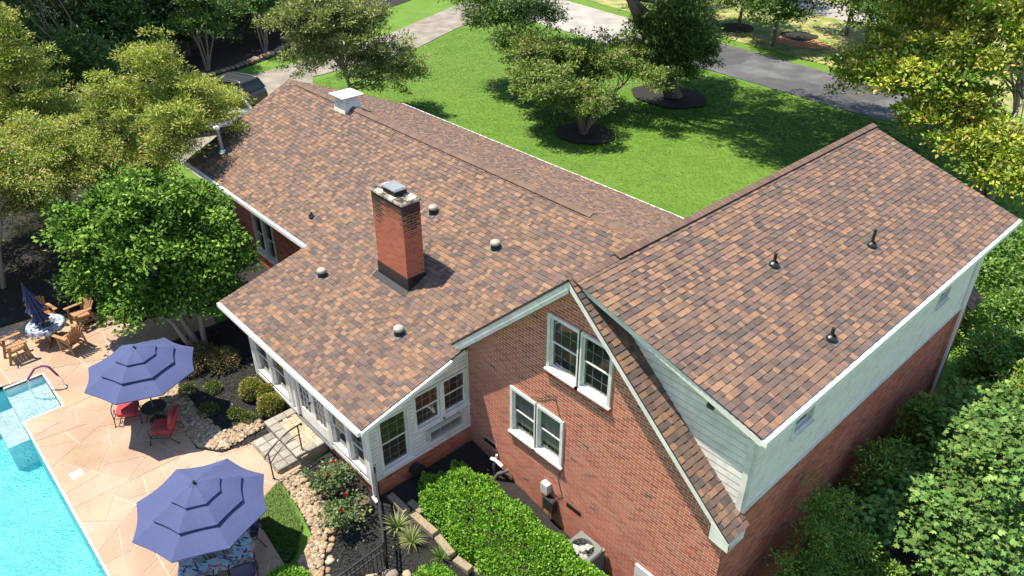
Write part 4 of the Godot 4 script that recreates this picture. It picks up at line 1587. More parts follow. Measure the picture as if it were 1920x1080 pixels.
# a low mound of leaves on short stems
func shrub(called: String, label: String, ce: Vector3, rad: Vector3, n_leaf: int, l: float, w: float, cols: Array, group := "", material: Material = null, boxy := 2.0) -> Node3D:
	var base := Vector3(ce.x, ground_y(ce.x, ce.z), ce.z)
	var o := thing(called, label, "shrub", base, group)
	var mb := MB.new()
	var ph := rng.randf() * 9.0
	for i in n_leaf:
		var d := rdir()
		if d.y < -0.5:
			d.y = -d.y
		if boxy > 3.0:
			# even cover over the faces of a clipped hedge
			var at := rad.x * rad.z
			var ax := rad.y * rad.z
			var az := rad.x * rad.y
			var pick := rng.randf() * (at + 2.0 * ax + 2.0 * az)
			d = Vector3(rng.randf_range(-1, 1), rng.randf_range(-1, 1), rng.randf_range(-1, 1))
			if pick < at:
				d.y = 1.0
			elif pick < at + 2.0 * ax:
				d.x = signf(d.x)
			else:
				d.z = signf(d.z)
			d = Vector3(signf(d.x) * pow(absf(d.x), boxy * 0.5), signf(d.y) * pow(absf(d.y), boxy * 0.5), signf(d.z) * pow(absf(d.z), boxy * 0.5))
		# superellipsoid direction so hedges read as clipped boxes
		var e := 2.0 / boxy
		var q := Vector3(signf(d.x) * pow(absf(d.x), e), signf(d.y) * pow(absf(d.y), e), signf(d.z) * pow(absf(d.z), e))
		q /= pow(pow(absf(q.x), boxy) + pow(absf(q.y), boxy) + pow(absf(q.z), boxy), 1.0 / boxy)
		var lump := 1.0 + 0.06 * sin(q.x * 6.0 * rad.x + ph) * sin(q.z * 5.0 * rad.z + ph) + 0.04 * sin(q.x * 15.0 * rad.x) * sin(q.z * 13.0 * rad.z + ph)
		var p := ce + q * rad * lump - q.normalized() * minf(0.28, rad.x * 0.3) * pow(rng.randf(), 1.6)
		var dir := (q.normalized() * 0.7 + rdir() * 0.8 + Vector3(0, 0.25, 0)).normalized()
		var s := dir.cross(Vector3.UP + rdir() * 0.9).normalized()
		var cc: Color = cols[rng.randi() % cols.size()]
		var g := rng.randf_range(0.7, 1.25) * (1.0 + 0.15 * sin(p.x * 7.0 + ph) * sin(p.z * 6.0))
		mb.col = Color(cc.r * g, cc.g * g, cc.b * g)
		var sc := rng.randf_range(0.7, 1.3)
		mb.leaf(p, dir, s, l * sc, w * sc)
	var st := MB.new()
	for k in 9:
		var a := base + Vector3(rng.randf_range(-0.3, 0.3) * rad.x, -0.05, rng.randf_range(-0.3, 0.3) * rad.z)
		limb(st, a, ce + rdir() * rad * 0.6, 0.02 + 0.012 * rad.x, 0.008, 0.1, 5)
	part("stems", st, M.bark, o)
	part("foliage", mb, material if material else M.leaf, o)
	return o

func tuft_plant(called: String, label: String, at: Vector3, n_blade: int, l: float, w: float, cols: Array, group := "") -> void:
	at.y = ground_y(at.x, at.z)
	var o := thing(called, label, "plant", at, group)
	var mb := MB.new()
	for i in n_blade:
		var a := rng.randf() * TAU
		var lean := rng.randf_range(0.3, 1.1)
		var out := Vector3(cos(a), 0, sin(a))
		var ll := l * rng.randf_range(0.7, 1.2)
		var cc: Color = cols[rng.randi() % cols.size()]
		mb.col = cc
		var side := out.cross(Vector3.UP)
		var prev := at + out * 0.03
		var pw := w
		for k in 4:
			var t := (k + 1) / 4.0
			var nx := at + out * (0.03 + ll * t * sin(lean) * (0.6 + 0.4 * t)) + Vector3.UP * ll * (t * cos(lean * 0.7) - t * t * 0.42 * lean)
			var nw := w * (1.0 - t) + 0.001
			mb.quad(prev - side * pw * 0.5, prev + side * pw * 0.5, nx + side * nw * 0.5, nx - side * nw * 0.5)
			prev = nx
			pw = nw
	part("leaves", mb, M.leaf, o)

func make_trees() -> void:
	var olive := [Color(0.37, 0.40, 0.07), Color(0.28, 0.35, 0.06), Color(0.45, 0.45, 0.11), Color(0.2, 0.28, 0.05), Color(0.45, 0.38, 0.12)]
	var grey := [Color(0.26, 0.29, 0.1), Color(0.2, 0.24, 0.075), Color(0.34, 0.345, 0.16), Color(0.14, 0.185, 0.055)]
	var dark := [Color(0.085, 0.16, 0.042), Color(0.1, 0.185, 0.05), Color(0.07, 0.135, 0.036), Color(0.12, 0.2, 0.06)]
	var bright := [Color(0.11, 0.22, 0.03), Color(0.085, 0.175, 0.025), Color(0.19, 0.32, 0.05), Color(0.06, 0.13, 0.02)]
	# feathery trees at the back left corner of the house
	tree({name = "feathery_tree", label = "olive feathery tree leaning over the far back corner of the roof", base = Vector3(8.7, 0, -31.8), blobs = [[9.6, 4.6, -31.0, 1.9, 1.5, 1.8], [9.9, 6.5, -31.3, 1.2, 1.3, 1.2], [11.2, 4.7, -31.2, 1.6, 1.2, 1.4], [8.4, 5.2, -31.8, 1.4, 1.3, 1.3], [12.3, 4.3, -31.6, 1.2, 0.9, 1.0], [9.5, 4.4, -29.3, 1.2, 0.9, 1.1], [10.6, 5.6, -30.0, 1.1, 0.9, 1.0], [9.3, 5.2, -28.7, 1.0, 0.8, 0.9], [10.9, 4.6, -29.6, 1.2, 0.8, 0.9], [8.8, 4.2, -28.3, 0.9, 0.8, 0.9]], clumps = 640, per = 95, clr = 0.42, leaf = [0.14, 0.042], cols = olive, trunk = 0.09, droop = 0.2, bark = M.pale_bark, limbs = 44})
	tree({name = "feathery_tree", label = "tall pale olive feathery tree with a pointed top behind the garden corner", base = Vector3(6.2, 0, -35.6), blobs = [[6.3, 3.4, -35.4, 2.6, 2.3, 2.5], [6.0, 6.0, -35.6, 1.6, 1.6, 1.6], [6.0, 7.7, -35.6, 0.7, 1.2, 0.7], [4.2, 4.4, -35.2, 1.9, 1.8, 1.8]], clumps = 470, per = 95, clr = 0.46, leaf = [0.15, 0.046], cols = olive, trunk = 0.11, droop = 0.15, bark = M.pale_bark, limbs = 44})
	tree({name = "feathery_tree", label = "olive feathery tree hanging over the closed blue umbrella", base = Vector3(2.4, 0, -30.6), blobs = [[3.4, 3.9, -30.0, 2.2, 1.4, 1.9], [1.0, 4.0, -29.6, 1.9, 1.5, 1.8], [4.9, 3.4, -30.6, 1.6, 1.5, 1.5], [2.4, 5.0, -31.0, 1.9, 1.3, 1.8], [3.2, 2.3, -31.6, 1.8, 1.4, 1.5], [1.0, 2.2, -31.4, 1.8, 1.4, 1.5]], clumps = 640, per = 95, clr = 0.42, leaf = [0.14, 0.042], cols = olive, trunk = 0.09, droop = 0.4, bark = M.pale_bark, limbs = 60})
	tree({name = "feathery_tree", label = "low olive feathery tree between the roof corner and the glossy broadleaf tree", base = Vector3(6.8, 0, -31.6), blobs = [[6.6, 3.1, -31.0, 1.9, 1.7, 1.8], [8.3, 2.6, -30.4, 1.4, 1.4, 1.3], [5.4, 4.3, -32.0, 1.5, 1.3, 1.5]], clumps = 330, per = 95, clr = 0.42, leaf = [0.14, 0.042], cols = olive, trunk = 0.08, droop = 0.3, bark = M.pale_bark, limbs = 60})
	tree({name = "grey_green_tree", label = "grey green bushy tree standing behind the white cupola", base = Vector3(22.6, 0, -37.8), blobs = [[21.8, 3.6, -37.8, 2.9, 2.3, 2.8], [24.4, 2.3, -36.8, 2.3, 2.0, 2.1], [20.6, 5.6, -38.2, 2.3, 1.6, 2.2], [23.2, 5.0, -37.6, 2.0, 1.5, 2.0]], clumps = 560, per = 75, clr = 0.48, leaf = [0.19, 0.07], cols = grey, trunk = 0.14, droop = 0.2, bark = M.pale_bark, limbs = 60})
	# glossy broadleaf tree by the patio
	tree({name = "broadleaf_tree", label = "dense bright green broadleaf tree with several pale stems beside the patio", base = Vector3(6.2, 0, -21.7), blobs = [[6.1, 3.4, -23.8, 2.1, 1.5, 2.2], [5.1, 2.3, -24.2, 1.4, 1.2, 1.4], [6.2, 4.5, -24.2, 1.5, 0.8, 1.5], [7.5, 2.7, -22.5, 1.4, 1.3, 1.4], [5.6, 1.9, -22.9, 1.5, 0.8, 1.4], [7.6, 3.6, -24.6, 1.5, 1.1, 1.5], [5.0, 3.6, -24.9, 1.3, 1.0, 1.3], [6.9, 1.9, -22.2, 1.2, 0.7, 1.2], [5.2, 1.5, -23.5, 1.0, 0.7, 1.0]], clumps = 840, per = 56, clr = 0.38, leaf = [0.155, 0.092], cols = bright, trunk = 0.1, stems = 5, droop = 0.5, bark = M.pale_bark, mat = M.leaf_gloss, limbs = 40, shell = 0.3})
	# dark wood behind
	var spots := [[-6.0, -44.0, 3.6], [-1.5, -48.0, 4.4], [3.0, -44.0, 3.4], [7.0, -49.0, 4.2], [10.5, -45.0, 2.8], [13.0, -55.0, 4.6], [17.0, -58.5, 4.4], [3.0, -56.0, 5.0], [22.0, -60.5, 4.6], [28.0, -63.5, 4.4], [-9.0, -53.0, 5.0], [34.0, -68.0, 4.8], [9.0, -62.0, 5.6], [17.0, -67.0, 5.6], [25.0, -71.0, 5.8], [40.0, -75.0, 5.2], [-4.0, -65.0, 6.0], [33.0, -78.0, 6.0], [48.0, -80.0, 6.0], [15.0, -54.0, 2.7], [20.5, -56.8, 2.8], [26.5, -58.0, 2.7], [31.5, -62.5, 3.0], [9.5, -51.0, 2.6]]
	var k := 0
	for s in spots:
		var r: float = s[2]
		tree({name = "dark_tree", label = "dark evergreen tree in the shady wood behind the driveway", group = "dark trees of the wood", base = Vector3(s[0], 0, s[1]), blobs = [[s[0], r * 1.2, s[1], r * 0.8, r * 0.9, r * 0.8], [s[0] + 1.0, r * 0.6, s[1] + 1.6, r * 0.75, r * 0.55, r * 0.7], [s[0] - 1.6, r * 0.55, s[1] + 0.6, r * 0.6, r * 0.5, r * 0.6], [s[0] - 1.5, r * 1.2 + 6.0, s[1] - 2.0, 4.2, 2.2, 4.2]], clumps = 330, per = 36, clr = 0.8, leaf = [0.33, 0.14], cols = dark, trunk = 0.2, droop = 0.2, limbs = 16})
		k += 1
	for q in [[-3.5, -32.5, 1.5, "dark shrub behind the pool deck under the feathery trees"], [0.2, -30.2, 1.1, "dark leafy shrub behind the chair at the pool side of the round table"], [4.6, -27.4, 0.9, "dark leafy shrub behind the glossy tree at the patio edge"], [9.0, -27.6, 1.3, "dark shrub against the back wall of the house"], [8.6, -34.6, 1.6, "dark shrub under the tallest feathery tree"], [2.0, -34.0, 1.8, "dark thicket between two feathery trees"]]:
		tree({name = "understory_shrub", label = q[3], category = "shrub", base = Vector3(q[0], 0, q[1]), blobs = [[q[0], q[2] * 0.75, q[1], q[2], q[2] * 0.7, q[2]]], clumps = 90, per = 45, clr = 0.4, leaf = [0.14, 0.07], cols = dark, trunk = 0.04, stems = 4, limbs = 12})
	for q in [[20.0, -52.3, 3.0, "crape myrtle with bare branching stems above the stone edged bed"], [25.0, -53.9, 3.1, "crape myrtle with red buds and pale stems at the end of the stone edging"]]:
		tree({name = "crape_myrtle", label = q[3], base = Vector3(q[0], 0, q[1]), blobs = [[q[0], q[2], q[1], 2.1, 1.2, 2.0], [q[0] + 0.4, q[2] + 1.2, q[1], 1.6, 1.2, 1.6]], clumps = 150, per = 50, clr = 0.5, leaf = [0.2, 0.1], cols = dark, trunk = 0.06, stems = 6, bark = M.pale_bark, limbs = 12})
	for q in [[31.0, -58.6, "low multi stemmed myrtle in the dark bed where the driveway narrows"], [36.5, -60.5, "multi stemmed myrtle in the dark bed near the road end of the driveway"]]:
		tree({name = "crape_myrtle", label = q[2], base = Vector3(q[0], 0, q[1]), blobs = [[q[0], 3.0, q[1], 2.2, 1.4, 2.2]], clumps = 110, per = 45, clr = 0.55, leaf = [0.24, 0.11], cols = dark, trunk = 0.06, stems = 6, bark = M.pale_bark, limbs = 12})
	# lawn maple
	var mapc := [Color(0.19, 0.27, 0.055), Color(0.15, 0.24, 0.05), Color(0.25, 0.3, 0.075), Color(0.11, 0.19, 0.04), Color(0.27, 0.23, 0.08)]
	var mb_blobs := [[30.2, 2.0, -26.9, 1.4, 0.9, 1.4]]
	for i in 30:
		var d := rdir() * pow(rng.randf(), 0.4)
		d.y = absf(d.y) * 0.9 - 0.35
		var rr := rng.randf_range(1.1, 1.9)
		mb_blobs.append([31.3 + d.x * 5.0, 2.6 + d.y * 2.3, -28.6 + d.z * 5.0, rr, rr * rng.randf_range(0.4, 0.7), rr])
	tree({name = "lawn_maple", label = "low spreading maple with bronze green leaves in a mulch ring on the lawn", base = Vector3(30.0, 0, -26.8), blobs = mb_blobs, clumps = 900, per = 66, clr = 0.5, leaf = [0.17, 0.085], cols = mapc, trunk = 0.11, stems = 5, droop = 0.3, flat = 0.55, limbs = 60, shell = 0.5})
	# big oak: trunk in the second mulch ring, crown high above the lawn
	var oakc := [Color(0.12, 0.2, 0.045), Color(0.09, 0.165, 0.038), Color(0.18, 0.26, 0.065), Color(0.07, 0.13, 0.03)]
	tree({name = "oak_tree", label = "large oak with a dark leaning trunk and drooping limbs over the lawn", base = Vector3(38.8, 0, -27.4), via = Vector3(34.4, 6.4, -28.0), blobs = [[36.8, 10.8, -24.5, 6.0, 2.2, 7.0], [37.5, 11.0, -16.0, 4.6, 1.6, 4.6], [33.6, 10.6, -20.0, 3.6, 1.4, 4.0], [40.4, 11.4, -20.5, 4.0, 1.5, 4.6], [31.5, 9.4, -33.0, 2.6, 1.3, 3.0], [40.6, 2.6, -27.8, 1.9, 1.5, 1.8], [38.2, 3.4, -27.4, 1.8, 1.2, 1.7], [41.2, 4.4, -29.0, 2.2, 1.5, 2.1], [37.0, 5.4, -26.6, 1.6, 1.0, 1.5], [33.0, 4.6, -34.6, 2.2, 1.0, 2.0], [31.4, 4.3, -35.6, 2.2, 1.2, 2.0], [31.6, 5.2, -37.6, 2.0, 1.1, 2.0], [30.8, 3.3, -33.8, 1.1, 0.8, 1.0], [42.6, 3.4, -32.0, 2.0, 1.5, 1.9], [37.4, 1.9, -26.6, 1.3, 0.9, 1.2], [38.6, 2.7, -26.0, 1.6, 1.0, 1.4], [36.8, 3.2, -26.8, 1.8, 1.2, 1.6], [35.6, 4.6, -27.0, 1.7, 1.0, 1.5], [37.8, 4.2, -26.6, 1.7, 1.1, 1.5]], clumps = 2900, per = 56, clr = 0.55, leaf = [0.24, 0.08], cols = oakc, trunk = 0.26, stems = 8, droop = 0.5, limbs = 100, shell = 0.6})
	# yellow green tree behind the wing
	var yel := [Color(0.43, 0.46, 0.05), Color(0.3, 0.4, 0.045), Color(0.52, 0.5, 0.075), Color(0.19, 0.31, 0.04), Color(0.5, 0.38, 0.1), Color(0.13, 0.24, 0.04)]
	tree({name = "yellowing_tree", label = "large tree with yellow and green leaves beyond the far end of the wing", base = Vector3(39.6, 0, -9.2), blobs = [[37.0, 4.8, -12.2, 3.0, 2.2, 2.8], [39.8, 6.4, -10.2, 3.2, 2.4, 3.0], [40.6, 3.6, -14.0, 2.6, 2.0, 2.4], [35.8, 2.6, -9.0, 2.0, 1.5, 2.0], [41.5, 7.0, -13.6, 3.0, 2.2, 3.0], [36.4, 3.2, -11.0, 2.2, 1.6, 2.0], [44.0, 5.2, -16.0, 2.4, 2.2, 2.4], [37.6, 4.2, -14.6, 2.3, 1.9, 2.1], [34.6, 2.2, -7.6, 1.6, 1.2, 1.6]], clumps = 1150, per = 66, clr = 0.56, leaf = [0.22, 0.12], cols = yel, trunk = 0.2, stems = 3, droop = 0.25, bark = M.pale_bark, limbs = 60, shell = 0.35})
	# trees across the road
	var far := [[57.2, -34.8, 3.4, "small round tree in a dark bed across the road"], [61.0, -27.5, 4.6, "rounded green tree on the verge across the road"], [66.0, -38.0, 4.8, "tall green tree at the far edge of the verge"], [54.5, -21.0, 4.0, "drooping dark tree beside the road past the bare soil"], [64.0, -48.0, 4.4, "broad green tree where the pale road bends"], [60.0, -14.0, 4.8, "broad green tree behind the yellowing tree"], [72.0, -30.0, 5.2, "large tree behind the gravel track"], [74.0, -44.0, 5.2, "large spreading tree beyond the gravel track"], [54.6, -38.6, 4.2, "leafy tree at the bend where the asphalt turns pale"], [53.8, -29.6, 3.4, "leafy tree on the verge beside the bare soil"], [58.5, -44.0, 4.4, "leafy tree behind the bend of the pale road"], [56.5, -24.0, 4.6, "leafy tree between the bare soil and the drooping tree"]]
	for q in far:
		var r2: float = q[2]
		tree({name = "roadside_tree", label = q[3], base = Vector3(q[0], 0, q[1]), blobs = [[q[0], r2 + 0.9, q[1], r2 * 0.8, r2 * 0.7, r2 * 0.8], [q[0] - 1.4, r2 * 0.7 + 0.3, q[1] + 0.8, r2 * 0.6, r2 * 0.5, r2 * 0.6], [q[0] + 0.6, r2 * 0.7, q[1] - 1.4, r2 * 0.55, r2 * 0.5, r2 * 0.55]], clumps = 240, per = 44, clr = 0.7, leaf = [0.32, 0.13], cols = oakc, trunk = 0.16, droop = 0.4, limbs = 16})
	# garden on the right of the house
	var figc := [Color(0.105, 0.215, 0.055), Color(0.14, 0.265, 0.07), Color(0.08, 0.17, 0.042), Color(0.2, 0.3, 0.08)]
	tree({name = "fig_tree", label = "fig tree with big lobed leaves filling the corner by the brick side wall", base = Vector3(16.6, 0, -2.0), blobs = [[16.4, 0.9, -1.9, 2.0, 1.3, 1.6], [18.6, 1.2, -2.6, 2.0, 1.3, 1.3], [14.9, 0.4, -1.0, 1.4, 1.1, 1.2], [15.2, 0.6, -3.3, 0.9, 0.7, 0.7], [17.6, 2.2, -1.4, 1.4, 0.8, 1.2]], clumps = 720, per = 17, clr = 0.36, leaf = [0.165, 0.2], lobed = true, cols = figc, trunk = 0.07, stems = 5, limbs = 70, bark = M.pale_bark, mat = M.leaf_gloss, shell = 0.34})
	var rb := [Color(0.16, 0.29, 0.05), Color(0.12, 0.23, 0.04), Color(0.22, 0.34, 0.07), Color(0.08, 0.17, 0.035)]
	var deep := [Color(0.13, 0.25, 0.04), Color(0.18, 0.32, 0.05), Color(0.09, 0.18, 0.03), Color(0.32, 0.37, 0.06)]
	tree({name = "leafy_shrub", label = "fresh green rounded shrub under the far downspout of the side wall", category = "shrub", base = Vector3(23.6, 0, -3.0), blobs = [[23.4, 0.9, -3.2, 1.6, 1.2, 1.1], [25.4, 1.2, -2.6, 1.8, 1.3, 1.5], [22.2, 0.3, -2.6, 1.3, 1.0, 1.1], [26.6, 0.8, -4.2, 1.6, 1.2, 1.5]], clumps = 330, per = 60, clr = 0.36, leaf = [0.13, 0.075], cols = rb, trunk = 0.05, stems = 5, limbs = 24})
	tree({name = "leafy_shrub", label = "dark green shrub between the fig tree and the far rounded shrub", category = "shrub", base = Vector3(20.6, 0, -3.2), blobs = [[20.4, 0.5, -3.2, 1.2, 1.1, 0.9], [21.4, 0.9, -2.4, 1.2, 1.1, 1.0], [19.6, 0.1, -3.6, 0.9, 0.8, 0.6]], clumps = 220, per = 60, clr = 0.32, leaf = [0.12, 0.055], cols = deep, trunk = 0.04, stems = 5, limbs = 20})
	tree({name = "leafy_shrub", label = "loose shrub with yellow tipped shoots against the brick under the dormer corner", category = "shrub", base = Vector3(12.7, 0, -3.6), blobs = [[12.5, 0.8, -3.8, 0.9, 0.9, 0.6], [12.9, 1.9, -3.9, 0.55, 0.8, 0.45], [11.8, 0.3, -3.5, 0.8, 0.8, 0.6], [13.6, 0.5, -3.5, 0.9, 0.9, 0.6], [13.9, -0.2, -2.7, 0.9, 0.8, 0.8], [12.6, -0.3, -2.8, 0.9, 0.8, 0.7]], clumps = 380, per = 60, clr = 0.24, leaf = [0.09, 0.036], cols = deep, trunk = 0.03, stems = 6, limbs = 30})
	tree({name = "leafy_shrub", label = "low dark shrub at the foot of the gable corner", category = "shrub", base = Vector3(10.9, 0, -3.2), blobs = [[10.6, -0.2, -3.4, 0.8, 0.8, 0.7], [11.4, -0.2, -3.0, 0.9, 0.8, 0.7]], clumps = 150, per = 60, clr = 0.24, leaf = [0.09, 0.04], cols = deep, trunk = 0.03, stems = 5, limbs = 16})
	for q in [[15.6, -3.9, "dark shrub pressed against the brick beside the fig tree"], [18.0, -4.0, "dark shrub against the side wall behind the fig tree"], [22.2, -3.9, "leafy shrub at the foot of the far downspout"], [24.6, -5.6, "leafy shrub round the far corner of the side wall"]]:
		tree({name = "leafy_shrub", label = q[2], category = "shrub", base = Vector3(q[0], 0, q[1]), blobs = [[q[0], 0.1, q[1] + 0.1, 1.1, 1.0, 0.6], [q[0] + 0.5, 1.2, q[1] + 0.1, 0.7, 0.7, 0.5]], clumps = 140, per = 60, clr = 0.3, leaf = [0.12, 0.055], cols = deep, trunk = 0.035, stems = 5, limbs = 16})
	for q in [[28.5, -6.0, 2.2, "green shrub on the grass past the far corner of the wing"], [32.0, -3.5, 2.4, "wide green shrub on the grass below the yellowing tree"]]:
		tree({name = "leafy_shrub", label = q[3], category = "shrub", base = Vector3(q[0], 0, q[1]), blobs = [[q[0], 1.2, q[1], q[2], 1.3, q[2]], [q[0] + 1.4, 1.0, q[1] - 0.8, q[2] * 0.7, 1.0, q[2] * 0.7]], clumps = 150, per = 50, clr = 0.5, leaf = [0.19, 0.09], cols = rb, trunk = 0.05, stems = 4, limbs = 14})
	# clipped hedge beside the gable
	var boxc := [Color(0.15, 0.36, 0.02), Color(0.19, 0.42, 0.03), Color(0.11, 0.28, 0.018), Color(0.26, 0.42, 0.05)]
	shrub("boxwood_hedge", "long clipped bright green boxwood hedge along the brick gable", Vector3(8.38, -0.5, -9.15), Vector3(0.9, 0.98, 3.0), 60000, 0.062, 0.042, boxc, "", null, 5.0)
	shrub("boxwood", "round bright boxwood by the iron fence beside the patio", Vector3(3.75, 0.15, -11.6), Vector3(0.55, 0.4, 0.55), 5000, 0.055, 0.035, boxc)
	shrub("boxwood", "round bright boxwood beside the timber edging", Vector3(6.3, -0.45, -9.75), Vector3(0.75, 0.45, 0.6), 6000, 0.055, 0.035, boxc)
	var spir := [Color(0.24, 0.29, 0.04), Color(0.16, 0.22, 0.035), Color(0.34, 0.33, 0.08), Color(0.36, 0.24, 0.11)]
	var q2 := [[6.35, -18.5, 0.36, "spirea mound with rusty tips under the first sunroom windows"], [6.6, -18.0, 0.3, "small spirea mound in the middle of three"], [6.42, -17.45, 0.36, "spirea mound next to the stone steps"]]
	for q in q2:
		shrub("spirea", q[3], Vector3(q[0], 0.26, q[1]), Vector3(q[2], q[2] * 0.95, q[2]), 2600, 0.07, 0.035, spir)
	shrub("low_shrub", "dull brown green low shrub at the foot of the pale stems", Vector3(5.7, 0.25, -21.2), Vector3(0.8, 0.35, 0.7), 3500, 0.07, 0.03, [Color(0.2, 0.15, 0.07), Color(0.24, 0.15, 0.09), Color(0.15, 0.18, 0.06)])
	shrub("low_shrub", "dark shrub under the sunroom roof corner", Vector3(6.4, 0.2, -20.6), Vector3(0.55, 0.32, 0.6), 1800, 0.07, 0.03, [Color(0.2, 0.15, 0.07), Color(0.24, 0.15, 0.09), Color(0.15, 0.18, 0.06)])
	shrub("low_shrub", "yellow green shrub along the front of the house", Vector3(22.2, 0.35, -26.0), Vector3(0.8, 0.6, 1.4), 3500, 0.12, 0.06, spir)
	# little plants in the bed
	var pl := [[5.05, -18.7, 0.3], [5.55, -18.0, 0.22], [5.75, -17.55, 0.2], [4.95, -20.0, 0.26], [5.6, -19.6, 0.24], [5.35, -16.2, 0.0]]
	for q in pl:
		if q[2] > 0.0:
			shrub("bed_plant", "small loose green plant in the dark mulch bed", Vector3(q[0], 0.1, q[1]), Vector3(q[2], 0.16, q[2]), 500, 0.07, 0.03, [Color(0.12, 0.18, 0.03), Color(0.18, 0.2, 0.04), Color(0.07, 0.11, 0.025)], "small plants in the mulch bed")
	# rose bush
	var rc := [Color(0.12, 0.2, 0.07), Color(0.16, 0.23, 0.09), Color(0.08, 0.14, 0.05), Color(0.24, 0.26, 0.09)]
	for q in [[6.15, 0.3, -13.6, 0.62, "rose bush with a red bloom beside the sunroom corner"], [5.75, 0.35, -12.4, 0.55, "leggy rose bush with one crimson bloom in the mulch"]]:
		var rose := tree({name = "rose_bush", label = q[4], category = "shrub", base = Vector3(q[0], 0, q[2]), blobs = [[q[0], q[1] + 0.1, q[2], q[3], 0.35, q[3]], [q[0] - 0.2, q[1] + 0.3, q[2] + 0.2, q[3] * 0.5, 0.2, q[3] * 0.5]], clumps = 42, per = 24, clr = 0.15, leaf = [0.085, 0.055], cols = rc, trunk = 0.025, stems = 4, limbs = 30})
		for e in 2:
			var fb := MB.new()
			fb.col = Color(0.55, 0.02, 0.05)
			var fc := Vector3(q[0] - 0.15 + 0.35 * e, q[1] + 0.42, q[2] + 0.2 - 0.35 * e)
			for i in 26:
				var d := rdir()
				d.y = absf(d.y)
				fb.leaf(fc + d * 0.02, (d + Vector3.UP * 0.3).normalized(), d.cross(rdir()).normalized(), 0.055, 0.05)
			part("bloom", fb, M.leaf, rose)
	var vari := [Color(0.42, 0.45, 0.2), Color(0.3, 0.36, 0.12), Color(0.16, 0.24, 0.06), Color(0.5, 0.5, 0.28)]
	tuft_plant("variegated_grass", "striped cream and green grass clump under the fence rail", Vector3(6.72, 0, -11.55), 150, 0.5, 0.022, vari)
	tuft_plant("variegated_grass", "striped cream and green grass clump beside the timber edging", Vector3(6.75, 0, -11.0), 150, 0.5, 0.022, vari)
	tuft_plant("green_grass_clump", "thin green grass clump on the timber edging", Vector3(7.05, 0, -10.2), 80, 0.4, 0.016, [Color(0.12, 0.24, 0.04), Color(0.16, 0.28, 0.06)])

# ------------------------------------------------------------------ stones
func stone(mb: MB, ce: Vector3, s: Vector3, turn: float, na := 8, nb := 5) -> void:
	var b := Basis(Vector3.UP, turn)
	var k := mb.v.size()
	var j := PackedFloat32Array()
	for i in na:
		j.append(rng.randf_range(0.85, 1.12))
	for a in nb + 1:
		var th := PI * a / nb
		for i in na:
			var ph := TAU * i / na
			var d := Vector3(sin(th) * cos(ph), cos(th), sin(th) * sin(ph))
			var q := d * s * 0.5
			q.x *= j[i]
			q.z *= j[i]
			mb.vert(ce + b * q, (b * (d / s)).normalized())
	for a in nb:
		for i in na:
			var e := k + a * na + i
			var f := k + a * na + (i + 1) % na
			mb.ix.append(e); mb.ix.append(e + na); mb.ix.append(f)
			mb.ix.append(f); mb.ix.append(e + na); mb.ix.append(f + na)

func stone_color() -> Color:
	var cs := [Color(0.4, 0.3, 0.19), Color(0.33, 0.24, 0.16), Color(0.45, 0.36, 0.25), Color(0.27, 0.22, 0.18), Color(0.42, 0.26, 0.16), Color(0.5, 0.41, 0.31)]
	var c: Color = cs[rng.randi() % cs.size()]
	var g := rng.randf_range(0.8, 1.15)
	return Color(c.r * g, c.g * g, c.b * g)

func pebbles(label: String, pts: PackedVector2Array, k: int, lo_s := 0.05, hi_s := 0.12) -> void:
	var lo := Vector2(1e9, 1e9)
	var hi := -lo
	for p in pts:
		lo = lo.min(p)
		hi = hi.max(p)
	var mb := MB.new()
	for i in k:
		var p := Vector2(rng.randf_range(lo.x, hi.x), rng.randf_range(lo.y, hi.y))
		if not Geometry2D.is_point_in_polygon(p, pts):
			continue
		mb.col = stone_color()
		var s := rng.randf_range(lo_s, hi_s)
		stone(mb, Vector3(p.x, ground_y(p.x, p.y) + s * 0.2 + rng.randf() * 0.05, p.y), Vector3(s * 1.3, s * 0.75, s), rng.randf() * TAU, 7, 4)
	var o := part("river_pebbles", mb, M.rock)
	tag(o, label, "pebbles")
	o.set_meta("kind", "stuff")

func edging(label: String, path: Array, size: float) -> void:
	var a: Vector2 = path[0]
	var o := thing("stone_edging", label, "stone edging", Vector3(a.x, ground_y(a.x, a.y), a.y))
	var carry := 0.0
	for i in path.size() - 1:
		var p: Vector2 = path[i]
		var q: Vector2 = path[i + 1]
		var l := p.distance_to(q)
		var u := carry
		while u < l:
			var c := p.lerp(q, u / l)
			var s := size * rng.randf_range(0.75, 1.3)
			var mb := MB.new()
			mb.col = stone_color()
			stone(mb, Vector3(c.x + rng.randf_range(-0.03, 0.03), ground_y(c.x, c.y) + s * 0.22, c.y + rng.randf_range(-0.03, 0.03)), Vector3(s * 1.25, s * 0.75, s * 0.95), rng.randf() * TAU, 10, 6)
			part("stone", mb, M.rock, o)
			u += s * 1.12
		carry = u - l

func v2(a: Array) -> Array:
	var r := []
	for i in range(0, a.size(), 2):
		r.append(Vector2(a[i], a[i + 1]))
	return r

